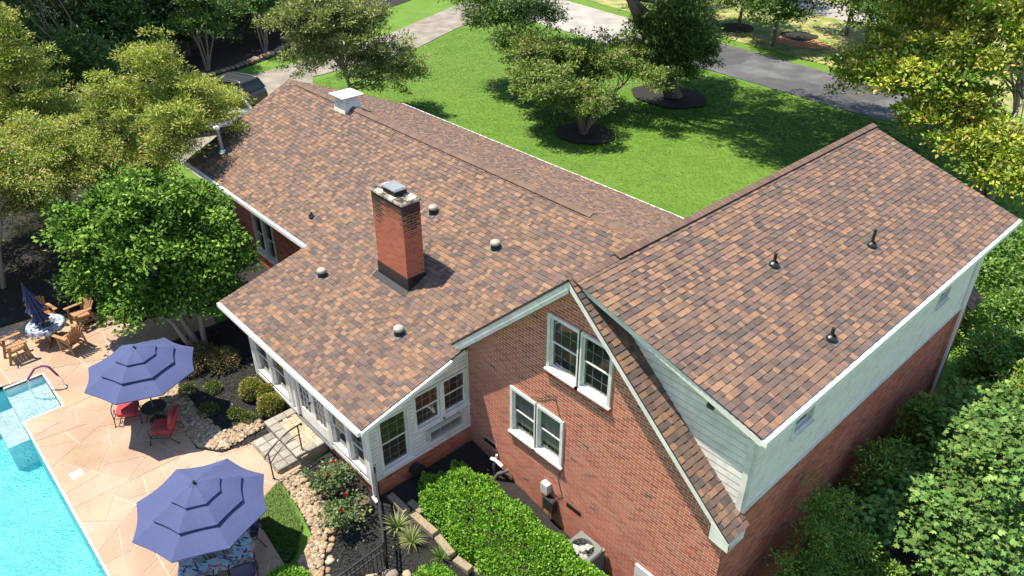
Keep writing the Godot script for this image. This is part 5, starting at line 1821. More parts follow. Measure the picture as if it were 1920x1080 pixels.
func make_beds() -> void:
	# bed between patio and sunroom
	bed(pv([4.25, -20.9, 4.7, -22.3, 5.6, -23.0, 7.2, -22.95, 10.3, -23.0, 10.3, -19.0, 6.9, -19.0, 6.9, -16.7, 5.3, -16.62, 4.62, -16.83, 4.2, -17.5, 4.25, -19.0]), 0.0, 9000)
	# bed round the roses, down to the fence
	bed(pv([5.3, -14.85, 6.9, -14.85, 6.9, -12.6, 7.6, -11.0, 7.2, -8.0, 3.9, -8.0, 4.1, -11.4, 4.3, -12.2, 4.95, -12.6, 5.1, -13.3]), 0.0, 9000)
	# lower walk between the timbers and the hedge
	bed(pv([6.9, -12.65, 10.12, -12.65, 10.12, -4.0, 24.0, -4.6, 30.0, 2.0, 7.0, 2.0, 7.25, -8.0, 7.65, -11.0]), -0.012, 9000)
	# strip behind the house and the wood floor
	bed(pv([-12.0, -28.4, 3.2, -27.7, 4.0, -25.8, 5.3, -25.1, 7.4, -24.3, 10.3, -23.2, 10.4, -34.0, 12.0, -49.5, 18.6, -50.2, 21.5, -51.0, 25.5, -52.6, 30.0, -56.0, 48.0, -63.0, 48.0, -110.0, -60.0, -110.0, -60.0, -28.4]), -0.012)
	bed(ring_poly(30.05, -26.8, 1.55, 1.7, 0.04), 0.03, 0, "mulch_ring")
	bed(ring_poly(38.6, -27.6, 2.0, 2.5, 0.05), 0.03, 0, "mulch_ring")
	bed(ring_poly(56.6, -34.8, 1.6, 1.6, 0.1), 0.02, 0, "mulch_ring")
	bed(ring_poly(58.0, -29.9, 1.4, 1.4, 0.1), 0.02, 0, "mulch_ring")
	pebbles("loose tan river pebbles round the mulch bed by the red chairs", pv([4.2, -20.9, 4.75, -21.1, 4.75, -19.0, 4.85, -17.7, 5.05, -17.45, 5.95, -17.5, 5.98, -17.0, 4.7, -16.88, 4.2, -17.5, 4.22, -19.2]), 5200)
	pebbles("loose tan river pebbles between the little lawn and the roses", pv([5.28, -14.8, 5.75, -14.8, 5.65, -14.0, 5.6, -13.0, 5.25, -12.4, 4.7, -11.7, 4.45, -11.2, 4.1, -11.5, 4.35, -12.2, 5.0, -12.6, 5.15, -13.3]), 3600)
	pebbles("grey pebbles under the glossy tree at the patio edge", pv([3.5, -25.7, 5.2, -25.0, 6.2, -24.7, 6.3, -25.2, 4.6, -25.8]), 900)
	edging("row of rounded tan stones holding the bed beside the red chairs", v2([4.82, -20.9, 4.82, -19.0, 4.92, -17.75, 5.1, -17.52, 5.95, -17.56]), 0.14)
	edging("row of large tan stones holding the rose bed", v2([5.8, -14.75, 5.72, -14.0, 5.68, -13.0, 5.32, -12.3, 4.8, -11.6, 4.4, -11.0]), 0.16)
	edging("grey stones edging the dark bed behind the driveway", v2([13.2, -49.6, 16.5, -50.4, 19.5, -50.9, 22.0, -51.6, 25.0, -52.8, 27.5, -54.6]), 0.42)
	edging("tan stones laid at the foot of the iron fence", v2([5.0, -10.6, 6.1, -10.2]), 0.3)
	# island of lawn by the patio
	var lawn_pts := pv([4.66, -14.53, 5.22, -14.78, 5.1, -13.9, 4.95, -13.1, 4.4, -12.4, 4.1, -12.3, 4.23, -13.9])
	var lm := MB.new()
	drape(lm, lawn_pts, 0.012)
	structure("lawn_island", lm, M.lawn)
	grass(lawn_pts, 9000, 0.075, "short bright grass of the small lawn beside the pebbles", 0.012)
	grass(pv([20.6, -31.0, 22.5, -45.0, 32.9, -46.7, 40.2, -50.0, 45.6, -47.0, 45.0, -38.0, 44.9, -29.0, 44.0, -19.0, 43.8, -6.0, 24.0, -8.0, 22.6, -13.0, 20.6, -13.0]), 150000, 0.045, "mown green grass of the front lawn round the maple", -0.06, 0.11, 0.006)

func grass(pts: PackedVector2Array, k: int, h: float, label: String, dy: float, spread := 0.035, bw := 0.004) -> void:
	var patch := FastNoiseLite.new()
	patch.seed = 5
	patch.frequency = 0.16
	patch.fractal_octaves = 4
	var tuft := MB.new()
	for i in 7:
		var a := rng.randf() * TAU
		var o := Vector3(cos(a), 0, sin(a)) * rng.randf() * spread
		var lean := rdir() * 0.35
		tuft.col = Color(1, 1, 1) * rng.randf_range(0.8, 1.2)
		var sd := Vector3(cos(a + 1.3), 0, sin(a + 1.3)) * bw
		tuft.tri(o - sd, o + sd, o + Vector3(lean.x, 1, lean.z) * h)
	var mm := MultiMesh.new()
	mm.transform_format = MultiMesh.TRANSFORM_3D
	mm.use_colors = true
	for i in tuft.n.size():
		tuft.n[i] = Vector3(tuft.n[i].x * 0.2, 1, tuft.n[i].z * 0.2).normalized()
	mm.mesh = tuft.mesh()
	var lo := Vector2(1e9, 1e9)
	var hi := -lo
	for p in pts:
		lo = lo.min(p)
		hi = hi.max(p)
	var tr := []
	var cs := []
	for i in k:
		var p := Vector2(rng.randf_range(lo.x, hi.x), rng.randf_range(lo.y, hi.y))
		if not Geometry2D.is_point_in_polygon(p, pts):
			continue
		tr.append(Transform3D(Basis(Vector3.UP, rng.randf() * TAU).scaled(Vector3.ONE * rng.randf_range(0.7, 1.25)), Vector3(p.x, ground_y(p.x, p.y) + dy, p.y)))
		var g := rng.randf_range(0.9, 1.1)
		var dry := clampf(patch.get_noise_2d(p.x, p.y) * 1.6 - 0.1, 0.0, 1.0)
		cs.append(Color(0.1 * g, 0.225 * g, 0.015 * g).lerp(Color(0.19 * g, 0.25 * g, 0.04 * g), dry))
	mm.instance_count = tr.size()
	for i in tr.size():
		mm.set_instance_transform(i, tr[i])
		mm.set_instance_color(i, cs[i])
	var o2 := MultiMeshInstance3D.new()
	o2.name = numbered("lawn_grass", self)
	o2.multimesh = mm
	o2.material_override = M.grass_blade
	add_child(o2)
	tag(o2, label, "grass")
	o2.set_meta("kind", "stuff")

# ------------------------------------------------------------------ furniture
func pillow(mb: MB, ce: Vector3, s: Vector3, b := Basis.IDENTITY, e := 0.45, na := 20, nb := 10) -> void:
	var k := mb.v.size()
	for a in nb + 1:
		var th := PI * a / nb - PI / 2
		for i in na:
			var ph := TAU * i / na
			var cth := cos(th)
			var d := Vector3(signf(cos(ph)) * pow(absf(cos(ph)), e) * pow(absf(cth), e), signf(sin(th)) * pow(absf(sin(th)), e), signf(sin(ph)) * pow(absf(sin(ph)), e) * pow(absf(cth), e))
			var nn := Vector3(cos(ph) * cth, sin(th), sin(ph) * cth)
			mb.vert(ce + b * (d * s * 0.5), (b * (nn / s)).normalized())
	for a in nb:
		for i in na:
			var p := k + a * na + i
			var q := k + a * na + (i + 1) % na
			mb.ix.append(p); mb.ix.append(q); mb.ix.append(p + na)
			mb.ix.append(q); mb.ix.append(q + na); mb.ix.append(p + na)

func canopy_tier(r0: float, r1: float, y0: float, y1: float, phase: float) -> MB:
	var mb := MB.new()
	var nr := 5
	var na := 8
	for s in 8:
		var a0 := phase + s * TAU / 8.0
		var grid := []
		for j in nr + 1:
			var row := []
			for i in na + 1:
				var t := i / float(na)
				var ph := a0 + t * TAU / 8.0
				var chord := cos(PI / 8.0) / cos((t - 0.5) * TAU / 8.0)
				var f := j / float(nr)
				var rr := lerpf(r0, r1, f) * chord * (1.0 - 0.035 * sin(t * PI) * f)
				var yy := lerpf(y0, y1, f) + 0.02 * sin(f * PI) - 0.035 * sin(t * PI) * (0.3 + 0.7 * f) * (r1 / 1.5)
				row.append(Vector3(cos(ph) * rr, yy, sin(ph) * rr))
			grid.append(row)
		for j in nr:
			for i in na:
				var A: Vector3 = grid[j][i]
				var B: Vector3 = grid[j + 1][i]
				var C: Vector3 = grid[j + 1][i + 1]
				var D: Vector3 = grid[j][i + 1]
				mb.quad(A, D, C, B)
		for i in na:
			var e0: Vector3 = grid[nr][i]
			var e1: Vector3 = grid[nr][i + 1]
			mb.quad(e0, e1, e1 + Vector3.DOWN * 0.035 - Vector3(e1.x, 0, e1.z) * 0.006, e0 + Vector3.DOWN * 0.035 - Vector3(e0.x, 0, e0.z) * 0.006)
	return mb

func umbrella(label: String, at: Vector3, phase: float) -> void:
	var o := thing("patio_umbrella", label, "umbrella", at, "open three tier umbrellas")
	part("canopy_tier", canopy_tier(0.62, 1.5, 2.235, 1.9, phase), M.fabric, o, true)
	part("canopy_tier", canopy_tier(0.3, 1.0, 2.47, 2.19, phase), M.fabric, o, true)
	part("canopy_tier", canopy_tier(0.02, 0.55, 2.62, 2.45, phase), M.fabric, o, true)
	var pole := MB.new()
	pole.tube([Vector3(0, 0.05, 0), Vector3(0, 2.6, 0)], [0.022, 0.022], 10)
	part("pole", pole, M.lead, o, true)
	var fn := MB.new()
	fn.lathe(Vector3(0, 2.6, 0), [Vector2(0.045, 0), Vector2(0.05, 0.02), Vector2(0.022, 0.035), Vector2(0.035, 0.06), Vector2(0.036, 0.085), Vector2(0.0, 0.11)], 14)
	part("finial", fn, M.black, o, true)
	for s in 8:
		var a := phase + s * TAU / 8.0
		var d := Vector3(cos(a), 0, sin(a))
		var rb := MB.new()
		rb.tube([Vector3(0, 2.32, 0), d * 1.47 + Vector3.UP * 1.875], [0.008, 0.007], 5)
		rb.tube([Vector3(0, 1.75, 0), d * 0.75 + Vector3.UP * 2.08], [0.007, 0.006], 5)
		part("rib", rb, M.lead, o, true)

func closed_umbrella(at: Vector3) -> void:
	var o := thing("patio_umbrella", "folded navy umbrella standing through the round floral table", "umbrella", at)
	var prof := [[0.02, 2.35], [0.1, 2.0], [0.17, 1.82], [0.12, 1.8], [0.16, 1.55], [0.25, 1.4], [0.14, 1.37], [0.13, 1.2], [0.2, 1.05], [0.26, 0.95], [0.12, 0.94]]
	for seg in [[0, 2], [3, 5], [6, 9]]:
		var mb := MB.new()
		var na := 48
		for i in range(seg[0], seg[1]):
			for k in na:
				var q := []
				for e in [[i, k], [i, k + 1], [i + 1, k + 1], [i + 1, k]]:
					var a: float = TAU * e[1] / na
					var f: float = prof[e[0]][0] * (1.0 + 0.2 * cos(a * 8.0) + 0.07 * sin(a * 3.0))
					q.append(Vector3(cos(a) * f, prof[e[0]][1], sin(a) * f))
				mb.quad(q[0], q[1], q[2], q[3])
		part("folded_tier", mb, M.navy, o, true)
	var pole := MB.new()
	pole.tube([Vector3(0, 0.05, 0), Vector3(0, 2.42, 0)], [0.022, 0.02], 10)
	part("pole", pole, M.black, o, true)
	o.rotation = Vector3(0.05, 0, 0.09)

func club_chair(label: String, at: Vector3, turn: float) -> void:
	var o := thing("cushioned_chair", label, "chair", at, "red cushioned chairs")
	o.rotation.y = turn
	var s := MB.new()
	pillow(s, Vector3(0, 0.36, 0.02), Vector3(0.58, 0.2, 0.62))
	part("seat_cushion", s, M.red, o, true)
	var b := MB.new()
	pillow(b, Vector3(0, 0.66, -0.3), Vector3(0.6, 0.55, 0.2), Basis(Vector3.RIGHT, -0.25), 0.5)
	part("back_cushion", b, M.red, o, true)
	var f := MB.new()
	for sx in [-1.0, 1.0]:
		var x: float = sx * 0.35
		f.tube([Vector3(x, 0.02, 0.36), Vector3(x, 0.24, 0.3), Vector3(x, 0.55, 0.32), Vector3(x, 0.61, 0.2), Vector3(x, 0.6, -0.1), Vector3(x * 0.95, 0.68, -0.34), Vector3(x * 0.8, 0.88, -0.42)], [0.014, 0.014, 0.014, 0.016, 0.016, 0.014, 0.013], 7)
		f.tube([Vector3(x, 0.24, 0.3), Vector3(x, 0.22, -0.2), Vector3(x, 0.02, -0.42)], [0.014, 0.014, 0.014], 7)
		f.tube([Vector3(x, 0.25, 0.1), Vector3(x, 0.36, 0.18), Vector3(x, 0.44, 0.1), Vector3(x, 0.38, 0.04), Vector3(x, 0.34, 0.1)], [0.01, 0.01, 0.01, 0.01, 0.01], 6)
		f.lathe(Vector3(x, 0.02, 0.36), [Vector2(0.0, -0.02), Vector2(0.025, -0.01), Vector2(0.02, 0.02)], 8)
		f.lathe(Vector3(x, 0.02, -0.42), [Vector2(0.0, -0.02), Vector2(0.025, -0.01), Vector2(0.02, 0.02)], 8)
	f.tube([Vector3(-0.35, 0.24, 0.3), Vector3(0.35, 0.24, 0.3)], [0.012, 0.012], 6)
	f.tube([Vector3(-0.35, 0.22, -0.2), Vector3(0.35, 0.22, -0.2)], [0.012, 0.012], 6)
	f.tube([Vector3(-0.28, 0.88, -0.42), Vector3(0, 0.97, -0.45), Vector3(0.28, 0.88, -0.42)], [0.013, 0.013, 0.013], 7)
	part("iron_frame", f, M.black, o, true)

func slat_chair(label: String, at: Vector3, turn: float) -> void:
	var o := thing("wooden_chair", label, "chair", at, "slatted wooden chairs round the floral table")
	o.rotation.y = turn
	for k in 5:
		var mb := MB.new()
		mb.block(Vector3(0, 0.44 + 0.012 * k, -0.2 + 0.1 * k), Vector3(0.5, 0.022, 0.092), Basis.IDENTITY, 0.005)
		part("seat_slat", mb, M.wood, o, true)
	for k in 7:
		var mb2 := MB.new()
		var x := (k - 3) * 0.078
		var top := 0.58 - 0.022 * (k - 3) * (k - 3) * 0.6
		mb2.bar(Vector3(x * 0.72, 0.44, -0.22), Vector3(x * 1.25, 0.44 + top, -0.42), 0.068, 0.02, Vector3.FORWARD)
		part("back_slat", mb2, M.wood, o, true)
	for sx in [-1.0, 1.0]:
		var am := MB.new()
		am.block(Vector3(sx * 0.32, 0.66, 0.02), Vector3(0.12, 0.025, 0.62), Basis(Vector3.UP, sx * 0.06), 0.006)
		part("armrest", am, M.wood, o, true)
		var lg := MB.new()
		lg.bar(Vector3(sx * 0.28, 0.0, 0.26), Vector3(sx * 0.28, 0.65, 0.24), 0.035, 0.08, Vector3.FORWARD)
		part("leg", lg, M.wood, o, true)
		var lr := MB.new()
		lr.bar(Vector3(sx * 0.27, 0.0, -0.34), Vector3(sx * 0.27, 0.62, -0.2), 0.035, 0.08, Vector3.FORWARD)
		part("leg", lr, M.wood, o, true)
		var sr := MB.new()
		sr.bar(Vector3(sx * 0.25, 0.2, -0.3), Vector3(sx * 0.25, 0.2, 0.25), 0.03, 0.06)
		sr.bar(Vector3(sx * 0.25, 0.4, -0.24), Vector3(sx * 0.25, 0.44, 0.26), 0.03, 0.08)
		part("stretcher", sr, M.wood, o, true)
	var cr := MB.new()
	cr.bar(Vector3(-0.22, 0.62, -0.3), Vector3(0.22, 0.62, -0.3), 0.03, 0.05)
	cr.bar(Vector3(-0.3, 0.2, -0.02), Vector3(0.3, 0.2, -0.02), 0.03, 0.05)
	part("back_rail", cr, M.wood, o, true)

func cloth(r: float, y: float, drop: float, square := false) -> MB:
	var mb := MB.new()
	var na := 64
	var rings := [0.0, 0.5, 0.97, 1.0, 1.03, 1.05]
	var ys := [y, y, y, y - 0.012, y - drop * 0.5, y - drop]
	for i in rings.size() - 1:
		for k in na:
			var q := []
			for e in [[i, k], [i, k + 1], [i + 1, k + 1], [i + 1, k]]:
				var a: float = TAU * e[1] / na
				var rr: float = r * rings[e[0]]
				if square:
					rr /= maxf(absf(cos(a)), absf(sin(a)) / 0.62)
				if e[0] >= 4:
					rr *= 1.0 + 0.025 * cos(a * 11.0) * (e[0] - 3)
				q.append(Vector3(cos(a) * rr, ys[e[0]] - (0.02 * cos(a * 7.0) if e[0] == 5 else 0.0), sin(a) * rr))
			mb.quad(q[0], q[1], q[2], q[3])
	return mb

func sling_chair(label: String, at: Vector3, turn: float) -> void:
	var o := thing("sling_chair", label, "chair", at, "dark sling chairs at the near table")
	o.rotation.y = turn
	var s := MB.new()
	pillow(s, Vector3(0, 0.42, 0.0), Vector3(0.5, 0.09, 0.5))
	part("seat", s, M.navy, o, true)
	var b := MB.new()
	pillow(b, Vector3(0, 0.73, -0.28), Vector3(0.5, 0.56, 0.1), Basis(Vector3.RIGHT, -0.22))
	part("backrest", b, M.navy, o, true)
	var f := MB.new()
	for sx in [-1.0, 1.0]:
		var x: float = sx * 0.29
		f.tube([Vector3(x, 0, 0.28), Vector3(x, 0.6, 0.26), Vector3(x, 0.65, 0.18), Vector3(x, 0.64, -0.2), Vector3(x, 0.6, -0.26)], [0.013, 0.013, 0.016, 0.016, 0.013], 7)
		f.tube([Vector3(x, 0, -0.36), Vector3(x, 0.4, -0.2), Vector3(x, 1.0, -0.36)], [0.013, 0.013, 0.013], 7)
		f.tube([Vector3(x, 0.38, -0.22), Vector3(x, 0.4, 0.26)], [0.012, 0.012], 7)
	f.tube([Vector3(-0.29, 1.0, -0.36), Vector3(0.29, 1.0, -0.36)], [0.013, 0.013], 7)
	f.tube([Vector3(-0.29, 0.4, 0.24), Vector3(0.29, 0.4, 0.24)], [0.012, 0.012], 7)
	part("frame", f, M.black, o, true)

func make_furniture() -> void:
	umbrella("blue three tier umbrella shading the two red chairs", Vector3(3.8, 0, -19.38), 0.0)
	umbrella("blue three tier umbrella over the table with the floral cloth near the small lawn", Vector3(2.94, 0, -13.45), 0.03)
	club_chair("red cushioned iron chair facing the pool, half under the umbrella", Vector3(3.28, 0, -20.05), -0.5)
	club_chair("red cushioned iron chair with its scrolled side to the walkway", Vector3(3.75, 0, -18.55), -2.2)
	# side table with the umbrella pole through it
	var t := thing("side_table", "round black side table between the two red chairs", "table", Vector3(3.8, 0, -19.38))
	var tt := MB.new()
	tt.lathe(Vector3(0, 0.5, 0), [Vector2(0.0, 0.015), Vector2(0.33, 0.015), Vector2(0.345, 0.03), Vector2(0.355, 0.01), Vector2(0.34, -0.01), Vector2(0, -0.01)], 28)
	part("table_top", tt, M.rubber, t, true)
	for k in 4:
		var lg := MB.new()
		var d := Vector3(cos(k * PI / 2 + 0.4), 0, sin(k * PI / 2 + 0.4))
		lg.tube([d * 0.28 + Vector3.UP * 0.49, d * 0.2 + Vector3.UP * 0.25, d * 0.32], [0.013, 0.013, 0.013], 6)
		part("leg", lg, M.black, t, true)
	var bs := MB.new()
	bs.lathe(Vector3.ZERO, [Vector2(0.24, 0.0), Vector2(0.24, 0.03), Vector2(0.2, 0.07), Vector2(0.05, 0.1), Vector2(0.03, 0.3)], 22)
	part("umbrella_base", bs, M.black, t, true)
	# round wooden table with four slatted chairs
	var tc := Vector3(2.72, 0, -25.7)
	var w := thing("round_table", "round wooden pedestal table with the folded umbrella", "table", tc)
	var wt := MB.new()
	wt.lathe(Vector3(0, 0.7, 0), [Vector2(0, 0.018), Vector2(0.55, 0.018), Vector2(0.55, -0.02), Vector2(0, -0.02)], 32)
	part("table_top", wt, M.wood, w, true)
	for k in 2:
		var wl := MB.new()
		var d2 := Vector3(cos(k * PI / 2 + 0.5), 0, sin(k * PI / 2 + 0.5))
		wl.bar(-d2 * 0.5 + Vector3.UP * 0.05, d2 * 0.5 + Vector3.UP * 0.05, 0.09, 0.08 - 0.004 * k)
		wl.bar(-d2 * 0.38 + Vector3.UP * 0.64, d2 * 0.38 + Vector3.UP * 0.64, 0.08, 0.07 - 0.004 * k)
		for e in [-1.0, 1.0]:
			wl.bar(d2 * 0.13 * e + Vector3.UP * 0.09, d2 * 0.13 * e + Vector3.UP * 0.62, 0.09, 0.05, d2)
		part("pedestal", wl, M.wood, w, true)
	var cl := part("tablecloth", cloth(0.57, 0.728, 0.14), M.floral)
	cl.position = tc
	tag(cl, "floral round tablecloth on the table with the folded umbrella", "tablecloth")
	closed_umbrella(tc + Vector3(0, 0, 0))
	slat_chair("slatted wooden chair at the pool side of the round floral table", tc + Vector3(-1.05, 0, 0.25), 1.65)
	slat_chair("slatted wooden chair at the walkway side of the round floral table", tc + Vector3(0.42, 0, 0.98), 3.5)
	slat_chair("slatted wooden chair behind the folded umbrella against the dark bed", tc + Vector3(0.15, 0, -1.05), 0.15)
	slat_chair("slatted wooden chair tucked under the leaves of the glossy tree", tc + Vector3(1.1, 0, -0.3), -1.4)
	# near table under the second umbrella
	var nt := Vector3(2.88, 0, -13.2)
	var n := thing("dining_table", "metal dining table under the floral cloth near the small lawn", "table", nt)
	n.rotation.y = -0.35
	var nm := MB.new()
	nm.block(Vector3(0, 0.7, 0), Vector3(1.5, 0.03, 0.92), Basis.IDENTITY, 0.005)
	part("table_top", nm, M.black, n, true)
	for q in [[-0.65, -0.38], [0.65, -0.38], [0.65, 0.38], [-0.65, 0.38]]:
		var l2 := MB.new()
		l2.tube([Vector3(q[0], 0.69, q[1]), Vector3(q[0], 0, q[1])], [0.022, 0.018], 8)
		part("leg", l2, M.black, n, true)
	var c2 := part("tablecloth", cloth(0.78, 0.725, 0.2, true), M.floral)
	c2.position = nt
	c2.rotation.y = -0.35
	tag(c2, "navy and coral floral tablecloth on the table beside the small lawn", "tablecloth")
	sling_chair("navy cushioned sling chair with its back to the round boxwood", nt + Vector3(0.3, 0, 0.72), 2.8)
	sling_chair("dark sling chair at the pool end of the near floral table", nt + Vector3(-0.55, 0, 0.42), 2.75)
	sling_chair("dark sling chair on the lawn side of the near floral table", nt + Vector3(0.86, 0, -0.28), -1.9)

func make_steps() -> void:
	var o := thing("stone_steps", "grey stone block steps and paved landing at the sunroom doors", "steps", Vector3(6.0, 0, -15.9))
	var core := MB.new()
	core.box(Vector3(5.95, 0.0, -16.85), Vector3(6.8, 0.26, -15.0))
	core.box(Vector3(5.38, 0.0, -16.5), Vector3(5.95, 0.1, -15.1))
	part("core", core, M.concrete, o)
	var greys := [Color(0.36, 0.33, 0.29), Color(0.3, 0.28, 0.25), Color(0.42, 0.38, 0.33)]
	var tans := [Color(0.52, 0.41, 0.29), Color(0.47, 0.37, 0.26), Color(0.57, 0.46, 0.33)]
	# coping blocks of the landing and of the lower step
	var blocks := []
	for k in 6:
		blocks.append([Vector3(6.07, 0.29, -16.73 + 0.315 * k), Vector3(0.3, 0.08, 0.3), 0])
	for k in 2:
		blocks.append([Vector3(6.37 + 0.3 * k, 0.29, -15.12), Vector3(0.29, 0.08, 0.3), 0])
		blocks.append([Vector3(6.37 + 0.3 * k, 0.29, -16.75), Vector3(0.29, 0.08, 0.27), 0])
	for k in 5:
		blocks.append([Vector3(5.52, 0.13, -16.38 + 0.3 * k), Vector3(0.3, 0.08, 0.29), 0])
		blocks.append([Vector3(5.81, 0.13, -16.38 + 0.3 * k), Vector3(0.26, 0.08, 0.29), 0])
	for b in blocks:
		var mb := MB.new()
		mb.col = greys[rng.randi() % 3] * rng.randf_range(0.85, 1.12)
		mb.block(b[0] + Vector3(0, rng.randf() * 0.006, 0), b[1], Basis(Vector3.UP, rng.randf_range(-0.02, 0.02)), 0.018)
		part("coping_block", mb, M.stone_step, o)
	# tan pavers of the landing
	for i in 4:
		for j in 9:
			var pm := MB.new()
			pm.col = tans[rng.randi() % 3] * rng.randf_range(0.9, 1.1)
			var off := 0.05 if i % 2 == 0 else 0.0
			pm.block(Vector3(6.285 + 0.135 * i, 0.285, -16.52 + 0.15 * j + off), Vector3(0.128, 0.07, 0.143), Basis.IDENTITY, 0.006)
			part("paver", pm, M.stone_step, o)
	# split-face side blocks
	for r in 2:
		for k in 4:
			var sm := MB.new()
			sm.col = tans[rng.randi() % 3] * rng.randf_range(0.65, 0.9)
			sm.block(Vector3(6.06 + 0.215 * k + 0.06 * r, 0.07 + 0.12 * r, -15.0), Vector3(0.205, 0.11, 0.09 + rng.randf() * 0.02), Basis.IDENTITY, 0.01)
			part("side_block", sm, M.stone_step, o)
	for k in 3:
		var s2 := MB.new()
		s2.col = tans[rng.randi() % 3] * rng.randf_range(0.65, 0.9)
		s2.block(Vector3(5.48 + 0.2 * k, 0.045, -15.06), Vector3(0.19, 0.09, 0.1), Basis.IDENTITY, 0.01)
		part("side_block", s2, M.stone_step, o)
	for k in 7:
		var s3 := MB.new()
		s3.col = greys[rng.randi() % 3] * rng.randf_range(0.75, 1.0)
		s3.block(Vector3(5.4, 0.045, -16.4 + 0.205 * k), Vector3(0.1, 0.088, 0.195), Basis.IDENTITY, 0.01)
		part("side_block", s3, M.stone_step, o)
	# curved handrail
	var h := thing("stair_handrail", "black curved iron handrail beside the stone steps", "handrail", Vector3(5.18, 0, -14.98))
	var a := Vector3(5.18, 0.0, -14.98)
	var b2 := Vector3(6.15, 0.33, -15.12)
	for q in [[a, 0.9], [b2, 0.86]]:
		var pm2 := MB.new()
		pm2.tube([q[0], q[0] + Vector3.UP * q[1]], [0.02, 0.02], 8)
		pm2.lathe(q[0], [Vector2(0.05, 0.0), Vector2(0.045, 0.02), Vector2(0.02, 0.03)], 12)
		part("post", pm2, M.black, h)
	for lift in [0.0, -0.3]:
		var rm := MB.new()
		var pts := []
		var rs := []
		for i in 9:
			var t := i / 8.0
			var ext := lerpf(-0.12, 1.12, t) if lift == 0.0 else t
			var p := a.lerp(b2, ext)
			p.y = lerpf(0.88, 1.2, t) + sin(t * PI) * 0.13 + lift
			pts.append(p)
			rs.append(0.022 if lift == 0.0 else 0.014)
		rm.tube(pts, rs, 8)
		if lift == 0.0:
			rm.lathe(pts[0] - Vector3(0, 0.03, 0), [Vector2(0, -0.03), Vector2(0.03, -0.02), Vector2(0.03, 0.03), Vector2(0, 0.04)], 10)
			rm.lathe(pts[8] - Vector3(0, 0.03, 0), [Vector2(0, -0.03), Vector2(0.03, -0.02), Vector2(0.03, 0.03), Vector2(0, 0.04)], 10)
		part("rail", rm, M.black, h)

func make_fence() -> void:
	var o := thing("iron_fence", "black iron picket fence turning from the sunroom corner across the rose bed", "fence", Vector3(5.75, 0, -10.62))
	var P := [Vector3(6.95, 0, -12.72), Vector3(5.78, 0, -10.65), Vector3(2.9, 0, -10.5)]
	var tops := [0.95, 0.82, 0.8]
	for i in 3:
		var pm := MB.new()
		var g := ground_y(P[i].x, P[i].z)
		pm.box(Vector3(P[i].x - 0.03, g - 0.1, P[i].z - 0.03), Vector3(P[i].x + 0.03, tops[i] + 0.05, P[i].z + 0.03))
		pm.block(Vector3(P[i].x, tops[i] + 0.065, P[i].z), Vector3(0.075, 0.03, 0.075), Basis.IDENTITY, 0.012)
		part("post", pm, M.black, o)
	for i in 2:
		var a: Vector3 = P[i]
		var b: Vector3 = P[i + 1]
		for lv in [0.0, -0.22, -0.82]:
			var rm := MB.new()
			rm.bar(a + Vector3.UP * (tops[i] + lv), b + Vector3.UP * (tops[i + 1] + lv), 0.04, 0.035)
			part("rail", rm, M.black, o)
		var n := int(a.distance_to(b) / 0.115)
		for k in range(1, n):
			var t := k / float(n)
			var c := a.lerp(b, t)
			var y := lerpf(tops[i], tops[i + 1], t)
			var km := MB.new()
			km.box(Vector3(c.x - 0.008, y - 0.9, c.z - 0.008), Vector3(c.x + 0.008, y, c.z + 0.008))
			part("picket", km, M.black, o)

